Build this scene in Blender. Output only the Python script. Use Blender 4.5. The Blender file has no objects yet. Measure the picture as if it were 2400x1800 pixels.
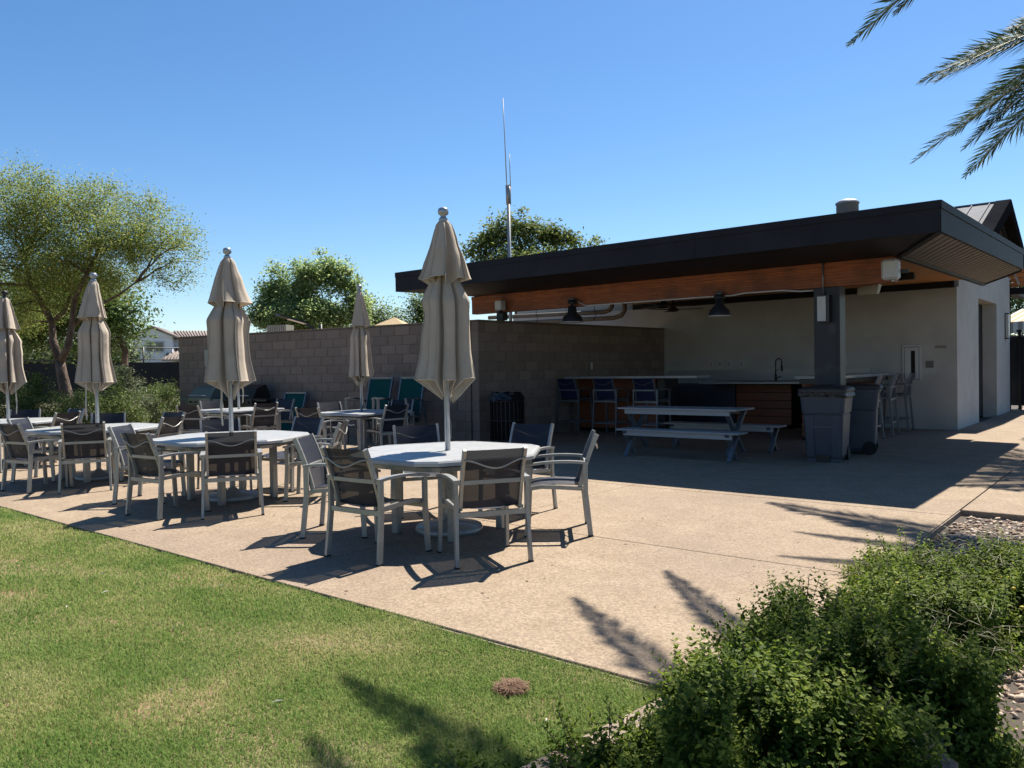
import bpy, math, random
import numpy as np
from mathutils import Vector, Matrix
random.seed(7); rng = np.random.default_rng(7)
PI = math.pi
scene = bpy.context.scene
COL = scene.collection

# ---------------------------------------------------------------- camera
yaw, pitch, roll = -0.68952, -0.01963, -0.01765
H = 1.45
F = Vector((math.sin(yaw)*math.cos(pitch), math.cos(yaw)*math.cos(pitch), math.sin(pitch)))
R0 = Vector((math.cos(yaw), -math.sin(yaw), 0)); U0 = R0.cross(F)
R = R0*math.cos(roll)+U0*math.sin(roll); U = -R0*math.sin(roll)+U0*math.cos(roll)
cd = bpy.data.cameras.new('camera'); cam = bpy.data.objects.new('camera', cd); COL.objects.link(cam)
cam.matrix_world = Matrix(((R.x, U.x, -F.x, 0), (R.y, U.y, -F.y, 0), (R.z, U.z, -F.z, H), (0, 0, 0, 1)))
cd.sensor_width = 36; cd.lens = 36*1847/2400; cd.clip_start = 0.1; cd.clip_end = 2000
scene.camera = cam
def proj(p):
    v = Vector(p)-Vector((0, 0, H)); d = v.dot(F)
    if d < .1: return (9e9, 9e9)
    return (1200+1847*v.dot(R)/d, 900-1847*v.dot(U)/d)

# ---------------------------------------------------------------- light
SUN = Vector((-0.052, 0.657, 1.0)).normalized()
elev = math.asin(SUN.z); azim = math.atan2(SUN.x, SUN.y)
w = bpy.data.worlds.new('World'); scene.world = w; w.use_nodes = True
nt = w.node_tree; nt.nodes.clear()
sky = nt.nodes.new('ShaderNodeTexSky'); sky.sky_type = 'NISHITA'; sky.sun_disc = False
sky.sun_elevation = elev; sky.sun_rotation = azim
sky.altitude = 350; sky.air_density = 1.0; sky.dust_density = 0.3; sky.ozone_density = 3.5
bg = nt.nodes.new('ShaderNodeBackground'); bg.inputs[1].default_value = 0.065
wo = nt.nodes.new('ShaderNodeOutputWorld')
hsv = nt.nodes.new('ShaderNodeHueSaturation'); hsv.inputs['Saturation'].default_value = 1.20
nt.links.new(sky.outputs[0], hsv.inputs['Color']); nt.links.new(hsv.outputs[0], bg.inputs[0]); nt.links.new(bg.outputs[0], wo.inputs[0])
sl = bpy.data.lights.new('sun', 'SUN'); sl.energy = 5.0; sl.angle = math.radians(0.53); sl.color = (1, .935, .83)
so = bpy.data.objects.new('sun', sl); COL.objects.link(so)
so.rotation_euler = (-SUN).to_track_quat('-Z', 'Y').to_euler(); so.location = (0, 10, 30)
vs = scene.view_settings; vs.view_transform = 'Standard'; vs.look = 'None'; vs.gamma = 1; vs.exposure = 1.2
vs.use_curve_mapping = False
scene.cycles.max_bounces = 7; scene.cycles.diffuse_bounces = 2; scene.cycles.glossy_bounces = 3
scene.cycles.transparent_max_bounces = 12; scene.cycles.sample_clamp_indirect = 4

# ---------------------------------------------------------------- materials
K = .57   # albedo calibration: sunlit surfaces against the sky
def mat(name, c1, c2=None, scale=8, rough=.7, metal=0, bump=0, bscale=None, detail=6, coord='Object',
        stretch=(1, 1, 1), rand=0, spec=.5, ramp=(.35, .65), voro=None, alpha=1, dirt=None, bdist=.02):
    if c2 is None: c2 = tuple(x*.9 for x in c1)
    ks = K if not metal > .5 else .8
    c1 = tuple(x*ks for x in c1); c2 = tuple(x*ks for x in c2)
    if dirt: dirt = (tuple(x*ks for x in dirt[0]), *dirt[1:])
    if voro: voro = (voro[0], tuple(x*ks for x in voro[1]), voro[2])
    m = bpy.data.materials.new(name); m.use_nodes = True; n = m.node_tree.nodes; l = m.node_tree.links
    b = n['Principled BSDF']; b.inputs['Roughness'].default_value = rough; b.inputs['Metallic'].default_value = metal
    b.inputs['Specular IOR Level'].default_value = spec
    tc = n.new('ShaderNodeTexCoord'); mp = n.new('ShaderNodeMapping'); mp.inputs['Scale'].default_value = stretch
    l.new(tc.outputs[coord], mp.inputs[0])
    no = n.new('ShaderNodeTexNoise'); no.inputs['Scale'].default_value = scale; no.inputs['Detail'].default_value = detail
    no.inputs['Roughness'].default_value = .6
    l.new(mp.outputs[0], no.inputs[0])
    cr = n.new('ShaderNodeValToRGB'); cr.color_ramp.elements[0].position = ramp[0]; cr.color_ramp.elements[1].position = ramp[1]
    cr.color_ramp.elements[0].color = (*c1, 1); cr.color_ramp.elements[1].color = (*c2, 1)
    l.new(no.outputs['Fac'], cr.inputs[0]); col = cr.outputs[0]
    def mixin(col, fac, c, mode='MIX', fv=None):
        mx = n.new('ShaderNodeMix'); mx.data_type = 'RGBA'; mx.blend_type = mode
        if fac is None: mx.inputs[0].default_value = fv
        else: l.new(fac, mx.inputs[0])
        l.new(col, mx.inputs[6])
        if isinstance(c, tuple): mx.inputs[7].default_value = (*c, 1)
        else: l.new(c, mx.inputs[7])
        return mx.outputs[2]
    if dirt:
        d, ds, lo, hi = dirt
        n2 = n.new('ShaderNodeTexNoise'); n2.inputs['Scale'].default_value = ds; n2.inputs['Detail'].default_value = 5
        l.new(tc.outputs[coord], n2.inputs[0])
        r2 = n.new('ShaderNodeMapRange'); r2.inputs[1].default_value = lo; r2.inputs[2].default_value = hi
        l.new(n2.outputs['Fac'], r2.inputs[0]); col = mixin(col, r2.outputs[0], d)
    if rand:
        oi = n.new('ShaderNodeObjectInfo'); r3 = n.new('ShaderNodeMapRange')
        r3.inputs[3].default_value = 1-rand; r3.inputs[4].default_value = 1+rand
        l.new(oi.outputs['Random'], r3.inputs[0])
        cx = n.new('ShaderNodeCombineColor')
        for i in range(3): l.new(r3.outputs[0], cx.inputs[i])
        col = mixin(col, None, cx.outputs[0], 'MULTIPLY', 1.0)
    if voro:
        vs_, vc, amt = voro
        v = n.new('ShaderNodeTexVoronoi'); v.inputs['Scale'].default_value = vs_; l.new(mp.outputs[0], v.inputs[0])
        bw = n.new('ShaderNodeSeparateColor'); l.new(v.outputs['Color'], bw.inputs[0])
        r4 = n.new('ShaderNodeMapRange'); r4.inputs[3].default_value = 0; r4.inputs[4].default_value = amt
        l.new(bw.outputs[0], r4.inputs[0]); col = mixin(col, r4.outputs[0], vc)
    l.new(col, b.inputs['Base Color'])
    if bump:
        bn = n.new('ShaderNodeTexNoise'); bn.inputs['Scale'].default_value = bscale or scale*4; bn.inputs['Detail'].default_value = 4
        l.new(mp.outputs[0], bn.inputs[0]); bb = n.new('ShaderNodeBump'); bb.inputs['Strength'].default_value = bump
        bb.inputs['Distance'].default_value = bdist
        l.new(bn.outputs['Fac'], bb.inputs['Height']); l.new(bb.outputs[0], b.inputs['Normal'])
    return m

def leafmat(name, cols, rough=.55, trans=.3, patch=None, wet=.4):
    """foliage: colour differs from leaf to leaf"""
    m = bpy.data.materials.new(name); m.use_nodes = True; n = m.node_tree.nodes; l = m.node_tree.links
    b = n['Principled BSDF']; b.inputs['Roughness'].default_value = rough; b.inputs['Specular IOR Level'].default_value = wet
    g = n.new('ShaderNodeNewGeometry'); cr = n.new('ShaderNodeValToRGB')
    e = cr.color_ramp.elements
    while len(e) < len(cols): e.new(.5)
    for i, c in enumerate(cols): e[i].position = i/(len(cols)-1); e[i].color = (*[x*.62 for x in c], 1)
    fac = g.outputs['Random Per Island']
    if patch:
        tc = n.new('ShaderNodeTexCoord'); no = n.new('ShaderNodeTexNoise'); no.inputs['Scale'].default_value = patch[0]
        no.inputs['Detail'].default_value = 4; l.new(tc.outputs['Object'], no.inputs[0])
        mr = n.new('ShaderNodeMapRange'); mr.inputs[1].default_value = .3; mr.inputs[2].default_value = .7
        l.new(no.outputs['Fac'], mr.inputs[0])
        mm = n.new('ShaderNodeMix'); mm.data_type = 'FLOAT'; mm.inputs[0].default_value = patch[1]
        l.new(fac, mm.inputs[2]); l.new(mr.outputs[0], mm.inputs[3]); fac = mm.outputs[0]
    l.new(fac, cr.inputs[0]); l.new(cr.outputs[0], b.inputs['Base Color'])
    t = n.new('ShaderNodeBsdfTranslucent'); l.new(cr.outputs[0], t.inputs[0])
    mx = n.new('ShaderNodeMixShader'); mx.inputs[0].default_value = trans
    out = n['Material Output']; l.new(b.outputs[0], mx.inputs[1]); l.new(t.outputs[0], mx.inputs[2]); l.new(mx.outputs[0], out.inputs[0])
    return m

def slingmat(name, c, alpha, shine=.6, rough=.42):
    m = mat(name, c, tuple(x*1.15 for x in c), scale=30, rough=rough, spec=shine, bump=.25, bscale=900, bdist=.001)
    n = m.node_tree.nodes; l = m.node_tree.links; b = n['Principled BSDF']
    b.inputs['Sheen Weight'].default_value = .08; b.inputs['Sheen Roughness'].default_value = .4
    t = n.new('ShaderNodeBsdfTransparent'); mx = n.new('ShaderNodeMixShader'); mx.inputs[0].default_value = alpha
    l.new(t.outputs[0], mx.inputs[1]); l.new(b.outputs[0], mx.inputs[2]); l.new(mx.outputs[0], n['Material Output'].inputs[0])
    return m

M = {}
M['patio'] = mat('exposed_aggregate_concrete', (.475, .36, .245), (.58, .45, .32), 3.2, .88, bump=.7, bscale=80, voro=(70, (.20, .145, .105), .62), dirt=((.40, .30, .225), .45, .48, .75), bdist=.006, spec=.25)
M['joint'] = mat('joint_sand', (.10, .075, .055), None, 20, .95)
M['smooth_conc'] = mat('troweled_concrete', (.56, .46, .36), (.66, .56, .46), 6, .85, bump=.2, bscale=60, dirt=((.42, .34, .27), 3, .5, .8), bdist=.004)
M['matte_dark'] = mat('matte_charcoal_trim', (.020, .021, .026), (.026, .028, .033), 2, .95, spec=.0)
M['edge_conc'] = mat('edge_concrete', (.47, .365, .272), (.55, .44, .335), 5, .88, bump=.4, bscale=90, dirt=((.42, .325, .24), 2, .45, .7), bdist=.004)
M['curb'] = mat('curb_concrete', (.30, .23, .17), (.46, .36, .28), 9, .9, bump=.7, bscale=35)
M['soil'] = mat('soil_thatch', (.34, .20, .12), (.60, .40, .25), 25, .95, bump=.8, bscale=120, dirt=((.20, .22, .08), 1.1, .42, .65))
M['far_ground'] = mat('far_ground', (.16, .17, .06), (.30, .24, .15), .15, .95)
M['gravelbed'] = mat('gravel_bed', (.26, .18, .13), (.40, .29, .21), 30, .95, bump=1, bscale=50)
M['stone'] = leafmat('river_stone', [(.27, .17, .12), (.46, .32, .22), (.60, .45, .32), (.74, .62, .50), (.38, .24, .17)], rough=.8, trans=0, wet=.3)
M['boulder'] = mat('granite_boulder', (.08, .065, .055), (.20, .16, .14), 9, .9, bump=1, bscale=18)
M['block'] = mat('concrete_block', (.24, .188, .158), (.43, .345, .292), 60, .95, bump=.7, bscale=160, rand=.13, dirt=((.21, .16, .13), 2.2, .5, .8), bdist=.006, spec=.2)
M['mortar'] = mat('mortar', (.18, .145, .122), (.26, .215, .185), 30, .95)
M['cap'] = mat('wall_cap', (.17, .135, .105), (.25, .20, .155), 20, .9, bump=.3)
M['stucco'] = mat('painted_stucco', (.64, .64, .62), (.72, .72, .70), 2.5, .92, bump=.35, bscale=140, dirt=((.56, .56, .535), 1.1, .5, .85), bdist=.004, spec=.2)
M['fascia'] = mat('charcoal_metal', (.017, .018, .026), (.024, .026, .035), 1.2, .6, metal=0, bump=.05, bscale=3, spec=.16, dirt=((.032, .034, .042), 1.5, .5, .75))
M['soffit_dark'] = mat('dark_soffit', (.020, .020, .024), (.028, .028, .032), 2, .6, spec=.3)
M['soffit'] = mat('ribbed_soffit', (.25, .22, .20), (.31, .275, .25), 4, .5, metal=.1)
M['beam'] = mat('stained_glulam', (.24, .058, .015), (.60, .175, .045), 5, .6, stretch=(.6, 12, 16), bump=.3, bscale=30, rand=.16, dirt=((.16, .04, .012), 1.7, .5, .7), bdist=.004)
M['plank'] = mat('stained_plank', (.60, .25, .065), (.80, .37, .11), 4, .6, stretch=(.5, 8, 8), rand=.14, bump=.15, bscale=25, bdist=.003)
M['slatwood'] = mat('redwood_slat', (.26, .07, .022), (.38, .115, .038), 4, .55, stretch=(.5, 8, 8), rand=.16, bump=.15, bdist=.003)
M['siding'] = mat('orange_siding', (.85, .27, .08), (1.0, .38, .13), 5, .6, stretch=(8, .5, 8), rand=.1)
M['steel_dk'] = mat('blue_charcoal_steel', (.018, .022, .031), (.024, .029, .040), 3, .5, metal=.2, dirt=((.065, .07, .08), 4, .6, .8))
M['alu'] = mat('champagne_aluminium', (.45, .45, .435), (.54, .54, .52), 12, .38, metal=.35, dirt=((.34, .34, .33), 9, .58, .8))
M['alu2'] = mat('grey_aluminium', (.22, .24, .27), (.27, .29, .32), 12, .38, metal=.5)
M['pole'] = mat('umbrella_pole_metal', (.36, .40, .44), (.44, .48, .51), 12, .35, metal=.55)
M['tabletop'] = mat('pale_slat_metal', (.56, .57, .57), (.64, .65, .65), 5, .42, metal=.1, dirt=((.44, .43, .41), 7, .55, .8))
M['sling'] = slingmat('navy_mesh_sling', (.014, .020, .038), .95, .28, .5)
M['sling_dk'] = slingmat('dark_navy_sling', (.008, .016, .070), .98)
M['teal'] = slingmat('teal_sling', (.003, .085, .085), .97, .08, .7)
M['rubber'] = mat('black_rubber', (.012, .012, .013), None, 20, .8)
M['black'] = mat('black_paint', (.010, .010, .012), (.014, .014, .016), 6, .4)
M['near_black'] = mat('near_black_matte', (.010, .010, .011), None, 3, .9)  # matte near-black for door, cabinet bodies, slot, liner and ceiling strip
M['white_pl'] = mat('white_plastic', (.68, .69, .70), (.74, .75, .76), 5, .4)
M['beige_pl'] = mat('beige_plastic', (.40, .37, .29), (.45, .42, .33), 5, .5)
M['counter'] = mat('pale_quartz', (.42, .43, .45), (.50, .51, .52), 40, .25, spec=.5)
M['steel'] = mat('stainless', (.42, .43, .42), (.52, .53, .52), 4, .28, metal=.9)
M['grill_lid'] = mat('grill_lid_green_grey', (.20, .27, .25), (.26, .33, .30), 6, .35, metal=.4)
M['bin'] = mat('grey_bin_plastic', (.055, .072, .108), (.066, .086, .125), 3, .45, dirt=((.045, .052, .07), 5, .5, .8))
M['bag'] = mat('black_bin_bag', (.010, .010, .013), (.02, .02, .025), 10, .3, bump=.8, bscale=14, bdist=.05)
M['lid'] = mat('brown_lid', (.045, .036, .034), (.06, .05, .045), 4, .55)
M['galv'] = mat('galvanised', (.50, .52, .54), (.62, .64, .66), 6, .45, metal=.45)
M['seam'] = mat('standing_seam_roof', (.26, .27, .29), (.34, .35, .37), 5, .85, metal=0, spec=.1, dirt=((.15, .16, .18), 2, .62, .75))
M['picnic'] = mat('pale_picnic_board', (.44, .45, .47), (.52, .53, .54), 8, .5, stretch=(.5, 8, 8), rand=.08)
M['picnic_leg'] = mat('blue_grey_leg', (.12, .145, .19), (.155, .18, .225), 8, .5)
M['pipe'] = mat('pipe_wrap', (.19, .15, .11), (.23, .19, .14), 6, .8, dirt=((.14, .11, .08), 3, .5, .8))
M['bark'] = mat('bark', (.10, .065, .048), (.25, .175, .135), 9, .95, stretch=(1, 1, .35), bump=1, bscale=22, bdist=.04)
M['palmbark'] = mat('palm_bark', (.14, .10, .07), (.28, .21, .15), 14, .95, bump=1, bscale=18, bdist=.05)
M['stem'] = mat('woody_stem', (.12, .085, .05), (.20, .15, .09), 20, .9)
M['screen'] = mat('black_windscreen', (.008, .010, .018), (.014, .016, .026), 1.5, .85, dirt=((.030, .028, .026), .8, .5, .7))
M['tile'] = mat('roof_tile', (.30, .24, .21), (.44, .36, .31), 3, .8, rand=.1)
M['housewall'] = mat('house_stucco', (1.1, 1.13, 1.2), (1.2, 1.23, 1.3), .8, .9)
M['glass'] = mat('dark_window', (.02, .03, .04), None, 3, .08, spec=.8)
M['tent'] = mat('tan_canvas', (.62, .44, .23), (.68, .50, .27), 3, .85)
M['switch'] = mat('dark_switch', (.16, .155, .14), (.2, .19, .175), 4, .5)
M['tentw'] = mat('pale_canvas', (.74, .72, .64), (.80, .78, .70), 3, .85)
M['tentg'] = mat('grey_canvas', (.32, .31, .28), (.37, .36, .33), 3, .85)
M['sign'] = mat('pale_notice', (.45, .44, .40), (.50, .49, .45), 6, .5)
M['ink'] = mat('notice_ink', (.20, .20, .19), None, 6, .6)

def canvasmat():
    m = mat('beige_canvas', (.80, .69, .565), (.90, .785, .65), 3, .9, bump=.35, bscale=7, dirt=((.70, .60, .49), 2.2, .5, .8), spec=.15, bdist=.02)
    n = m.node_tree.nodes; l = m.node_tree.links; b = n['Principled BSDF']
    t = n.new('ShaderNodeBsdfTranslucent'); t.inputs[0].default_value = (.40, .30, .21, 1)
    mx = n.new('ShaderNodeMixShader'); mx.inputs[0].default_value = .26
    l.new(b.outputs[0], mx.inputs[1]); l.new(t.outputs[0], mx.inputs[2]); l.new(mx.outputs[0], n['Material Output'].inputs[0])
    return m
M['canvas'] = canvasmat()
M['hem'] = mat('canvas_hem', (.78, .70, .58), None, 10, .9)
M['grassblade'] = leafmat('grass_blade', [(.12, .24, .05), (.20, .36, .075), (.34, .46, .12), (.58, .58, .24), (.82, .72, .42)], rough=.65, trans=.42, patch=(1.25, .52), wet=.12)
M['lantana'] = leafmat('lantana_leaf', [(.022, .042, .010), (.075, .13, .018), (.175, .26, .034), (.31, .40, .06), (.50, .52, .15)], rough=.62, trans=.5, wet=.16, patch=(5.5, .45))
M['flower'] = mat('yellow_flower', (.75, .55, .03), (.85, .68, .08), 8, .6)
M['leaf_a'] = leafmat('acacia_leaf', [(.10, .17, .035), (.21, .31, .06), (.36, .46, .10), (.55, .63, .18), (.40, .33, .10)], rough=.5, trans=.52)
M['leaf_b'] = leafmat('ash_leaf', [(.05, .10, .025), (.11, .20, .045), (.19, .30, .075), (.28, .40, .12)], rough=.5, trans=.42)
M['leaf_f'] = leafmat('ash_tree_leaf', [(.20, .31, .10), (.37, .50, .17), (.55, .70, .27), (.72, .84, .42)], rough=.5, trans=.6)
M['leaf_g'] = leafmat('shrub_leaf', [(.03, .055, .015), (.08, .13, .03), (.18, .26, .055), (.34, .44, .11)], rough=.55, trans=.35)
M['leaf_c'] = leafmat('oak_leaf', [(.09, .13, .035), (.19, .25, .06), (.33, .40, .11), (.50, .55, .20)], rough=.7, trans=.42, wet=.15)
M['leaf_d'] = leafmat('pale_leaf', [(.14, .22, .07), (.26, .36, .12), (.38, .48, .18)], rough=.5, trans=.5)
M['leaf_e'] = leafmat('grey_leaf', [(.08, .11, .05), (.17, .22, .10), (.29, .36, .18), (.38, .42, .24)], rough=.5, trans=.35)
M['palm'] = leafmat('palm_leaflet', [(.035, .07, .03), (.07, .12, .05), (.13, .18, .075), (.24, .26, .12)], rough=.65, trans=.22, wet=.12)
M['rachis'] = mat('palm_rachis', (.22, .22, .08), (.30, .28, .12), 6, .5)
M['straw'] = leafmat('dry_straw', [(.17, .09, .05), (.27, .15, .085), (.36, .22, .13)], rough=.8, trans=.1)

# ---------------------------------------------------------------- mesh builder
class MB:
    def __init__(s): s.v = []; s.f = []; s.sm = []
    def add(s, vs, fs, smooth=False):
        o = len(s.v); s.v += [tuple(p) for p in vs]
        s.f += [tuple(i+o for i in f) for f in fs]; s.sm += [smooth]*len(fs)
    def box(s, x0, x1, y0, y1, z0, z1):
        s.add([(x0, y0, z0), (x1, y0, z0), (x1, y1, z0), (x0, y1, z0), (x0, y0, z1), (x1, y0, z1), (x1, y1, z1), (x0, y1, z1)],
              [(0, 3, 2, 1), (4, 5, 6, 7), (0, 1, 5, 4), (1, 2, 6, 5), (2, 3, 7, 6), (3, 0, 4, 7)]); return s
    def bar(s, p0, p1, w, h, up=(0, 0, 1)):
        p0 = Vector(p0); p1 = Vector(p1); d = (p1-p0).normalized(); upv = Vector(up)
        a = d.cross(upv)
        if a.length < 1e-4: a = d.cross(Vector((0, 1, 0)))
        a.normalize(); b = a.cross(d).normalized(); a = a*w/2; b = b*h/2
        s.add([p0-a-b, p0+a-b, p0+a+b, p0-a+b, p1-a-b, p1+a-b, p1+a+b, p1-a+b],
              [(0, 3, 2, 1), (4, 5, 6, 7), (0, 1, 5, 4), (1, 2, 6, 5), (2, 3, 7, 6), (3, 0, 4, 7)]); return s
    def path(s, pts, w, h, side=(1, 0, 0)):
        """rectangular section swept along pts; 'side' is the section's width axis"""
        pts = [Vector(p) for p in pts]; sd = Vector(side).normalized(); vs = []; n = len(pts)
        for i, p in enumerate(pts):
            t = (pts[min(i+1, n-1)]-pts[max(i-1, 0)]).normalized(); b = sd.cross(t).normalized()
            a = sd*w/2; bb = b*h/2
            vs += [p-a-bb, p+a-bb, p+a+bb, p-a+bb]
        fs = [(0, 1, 2, 3), (4*n-1, 4*n-2, 4*n-3, 4*n-4)]
        for i in range(n-1):
            for k in range(4):
                j = (k+1) % 4; fs.append((4*i+k, 4*i+4+k, 4*i+4+j, 4*i+j))
        s.add(vs, fs); return s
    def tube(s, pts, r, n=8, cap=True):
        pts = [Vector(p) for p in pts]; m = len(pts); rs = r if isinstance(r, (list, tuple)) else [r]*m
        vs = []; a = None
        for i, p in enumerate(pts):
            t = (pts[min(i+1, m-1)]-pts[max(i-1, 0)]).normalized()
            if a is None:
                a = t.cross(Vector((0, 0, 1)))
                if a.length < .05: a = t.cross(Vector((0, 1, 0)))
            a = (a-t*a.dot(t)).normalized(); b = t.cross(a)
            for k in range(n):
                q = 2*PI*k/n; vs.append(p+(a*math.cos(q)+b*math.sin(q))*rs[i])
        fs = []
        for i in range(m-1):
            for k in range(n):
                j = (k+1) % n; fs.append((i*n+k, i*n+j, (i+1)*n+j, (i+1)*n+k))
        o = len(s.v); s.add(vs, fs, True)
        if cap: s.f += [tuple(o+k for k in range(n))[::-1], tuple(o+(m-1)*n+k for k in range(n))]; s.sm += [False]*2
        return s
    def lathe(s, prof, n=24, c=(0, 0, 0)):
        vs = []; m = len(prof)
        for r_, z in prof:
            for k in range(n):
                q = 2*PI*k/n; vs.append((c[0]+r_*math.cos(q), c[1]+r_*math.sin(q), c[2]+z))
        fs = [(i*n+k, i*n+(k+1) % n, (i+1)*n+(k+1) % n, (i+1)*n+k) for i in range(m-1) for k in range(n)]
        s.add(vs, fs, True); return s
    def prism(s, poly, z0, z1):
        n = len(poly); s.add([(x, y, z0) for x, y in poly]+[(x, y, z1) for x, y in poly],
              [tuple(range(n))[::-1], tuple(range(n, 2*n))]+[(i, (i+1) % n, n+(i+1) % n, n+i) for i in range(n)]); return s
    def grid(s, rows, smooth=True):
        m = len(rows); n = len(rows[0]); vs = [p for r_ in rows for p in r_]
        s.add(vs, [(i*n+k, i*n+k+1, (i+1)*n+k+1, (i+1)*n+k) for i in range(m-1) for k in range(n-1)], smooth); return s
    def mesh(s, name, m):
        me = bpy.data.meshes.new(name); me.from_pydata(s.v, [], s.f); me.materials.append(m)
        me.polygons.foreach_set('use_smooth', s.sm); me.update(); return me

def link(name, me, parent=None, loc=(0, 0, 0), rz=0):
    o = bpy.data.objects.new(name, me); COL.objects.link(o); o.location = loc; o.rotation_euler = (0, 0, rz)
    if parent: o.parent = parent
    return o
def part(name, mb, m, parent, loc=(0, 0, 0), rz=0, bevel=0):
    o = link(name, mb.mesh(name, M[m] if isinstance(m, str) else m), parent, loc, rz)
    if bevel:
        b = o.modifiers.new('bevel', 'BEVEL'); b.width = bevel; b.segments = 1; b.limit_method = 'ANGLE'
    return o
def thing(name, label, cat, loc=(0, 0, 0), rz=0, group=None):
    o = bpy.data.objects.new(name, None); COL.objects.link(o); o.location = loc; o.rotation_euler = (0, 0, rz)
    o.empty_display_size = .1; return tag(o, label, cat, group)
def tag(o, label, cat, group=None):
    o['label'] = label; o['category'] = cat
    if group: o['group'] = group
    return o
def struct(o): o['kind'] = 'structure'; return o
KIDS = {}
def dup(root, loc, rz, label, cat=None, group=None):
    def cp(o, par):
        c = o.copy(); COL.objects.link(c)
        if par: c.parent = par
        for ch in o.children: cp(ch, c)
        return c
    r = cp(root, None); r.location = loc; r.rotation_euler = (0, 0, rz); r['label'] = label
    if group: r['group'] = group
    return r
def npmesh(name, V, Fc, m, smooth=False):
    """V (n,3); Fc (k,3|4) arrays"""
    me = bpy.data.meshes.new(name); k = Fc.shape[1]
    me.vertices.add(len(V)); me.vertices.foreach_set('co', V.astype(np.float32).ravel())
    me.loops.add(Fc.size); me.loops.foreach_set('vertex_index', Fc.astype(np.int32).ravel())
    me.polygons.add(len(Fc)); me.polygons.foreach_set('loop_start', np.arange(0, Fc.size, k, dtype=np.int32))
    me.polygons.foreach_set('loop_total', np.full(len(Fc), k, dtype=np.int32))
    if smooth: me.polygons.foreach_set('use_smooth', np.ones(len(Fc), dtype=bool))
    me.materials.append(M[m] if isinstance(m, str) else m); me.update(calc_edges=True); return me
def replicate(TV, TF, Rm, T, S):
    """template verts TV(n,3), faces TF(k,q); rotations Rm(m,3,3), positions T(m,3), scales S(m,)"""
    m = len(T); n = len(TV)
    V = np.einsum('mij,nj->mni', Rm, TV)*S[:, None, None]+T[:, None, :]
    Fc = (TF[None]+(np.arange(m)*n)[:, None, None]).reshape(-1, TF.shape[1])
    return V.reshape(-1, 3), Fc
def randrot(m, tilt=1.0):
    az = rng.uniform(0, 2*PI, m); ti = rng.normal(0, tilt, m); sp = rng.uniform(0, 2*PI, m)
    def Rz(a): z = np.zeros_like(a); o = np.ones_like(a); c, s_ = np.cos(a), np.sin(a); return np.stack([np.stack([c, -s_, z], -1), np.stack([s_, c, z], -1), np.stack([z, z, o], -1)], 1)
    def Rx(a): z = np.zeros_like(a); o = np.ones_like(a); c, s_ = np.cos(a), np.sin(a); return np.stack([np.stack([o, z, z], -1), np.stack([z, c, -s_], -1), np.stack([z, s_, c], -1)], 1)
    return Rz(az)@Rx(ti)@Rz(sp)

# ================================================================= GROUND
g = MB().box(-400, 300, -60, 500, -.6, -.12); struct(part('ground', g, 'far_ground', None))
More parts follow.
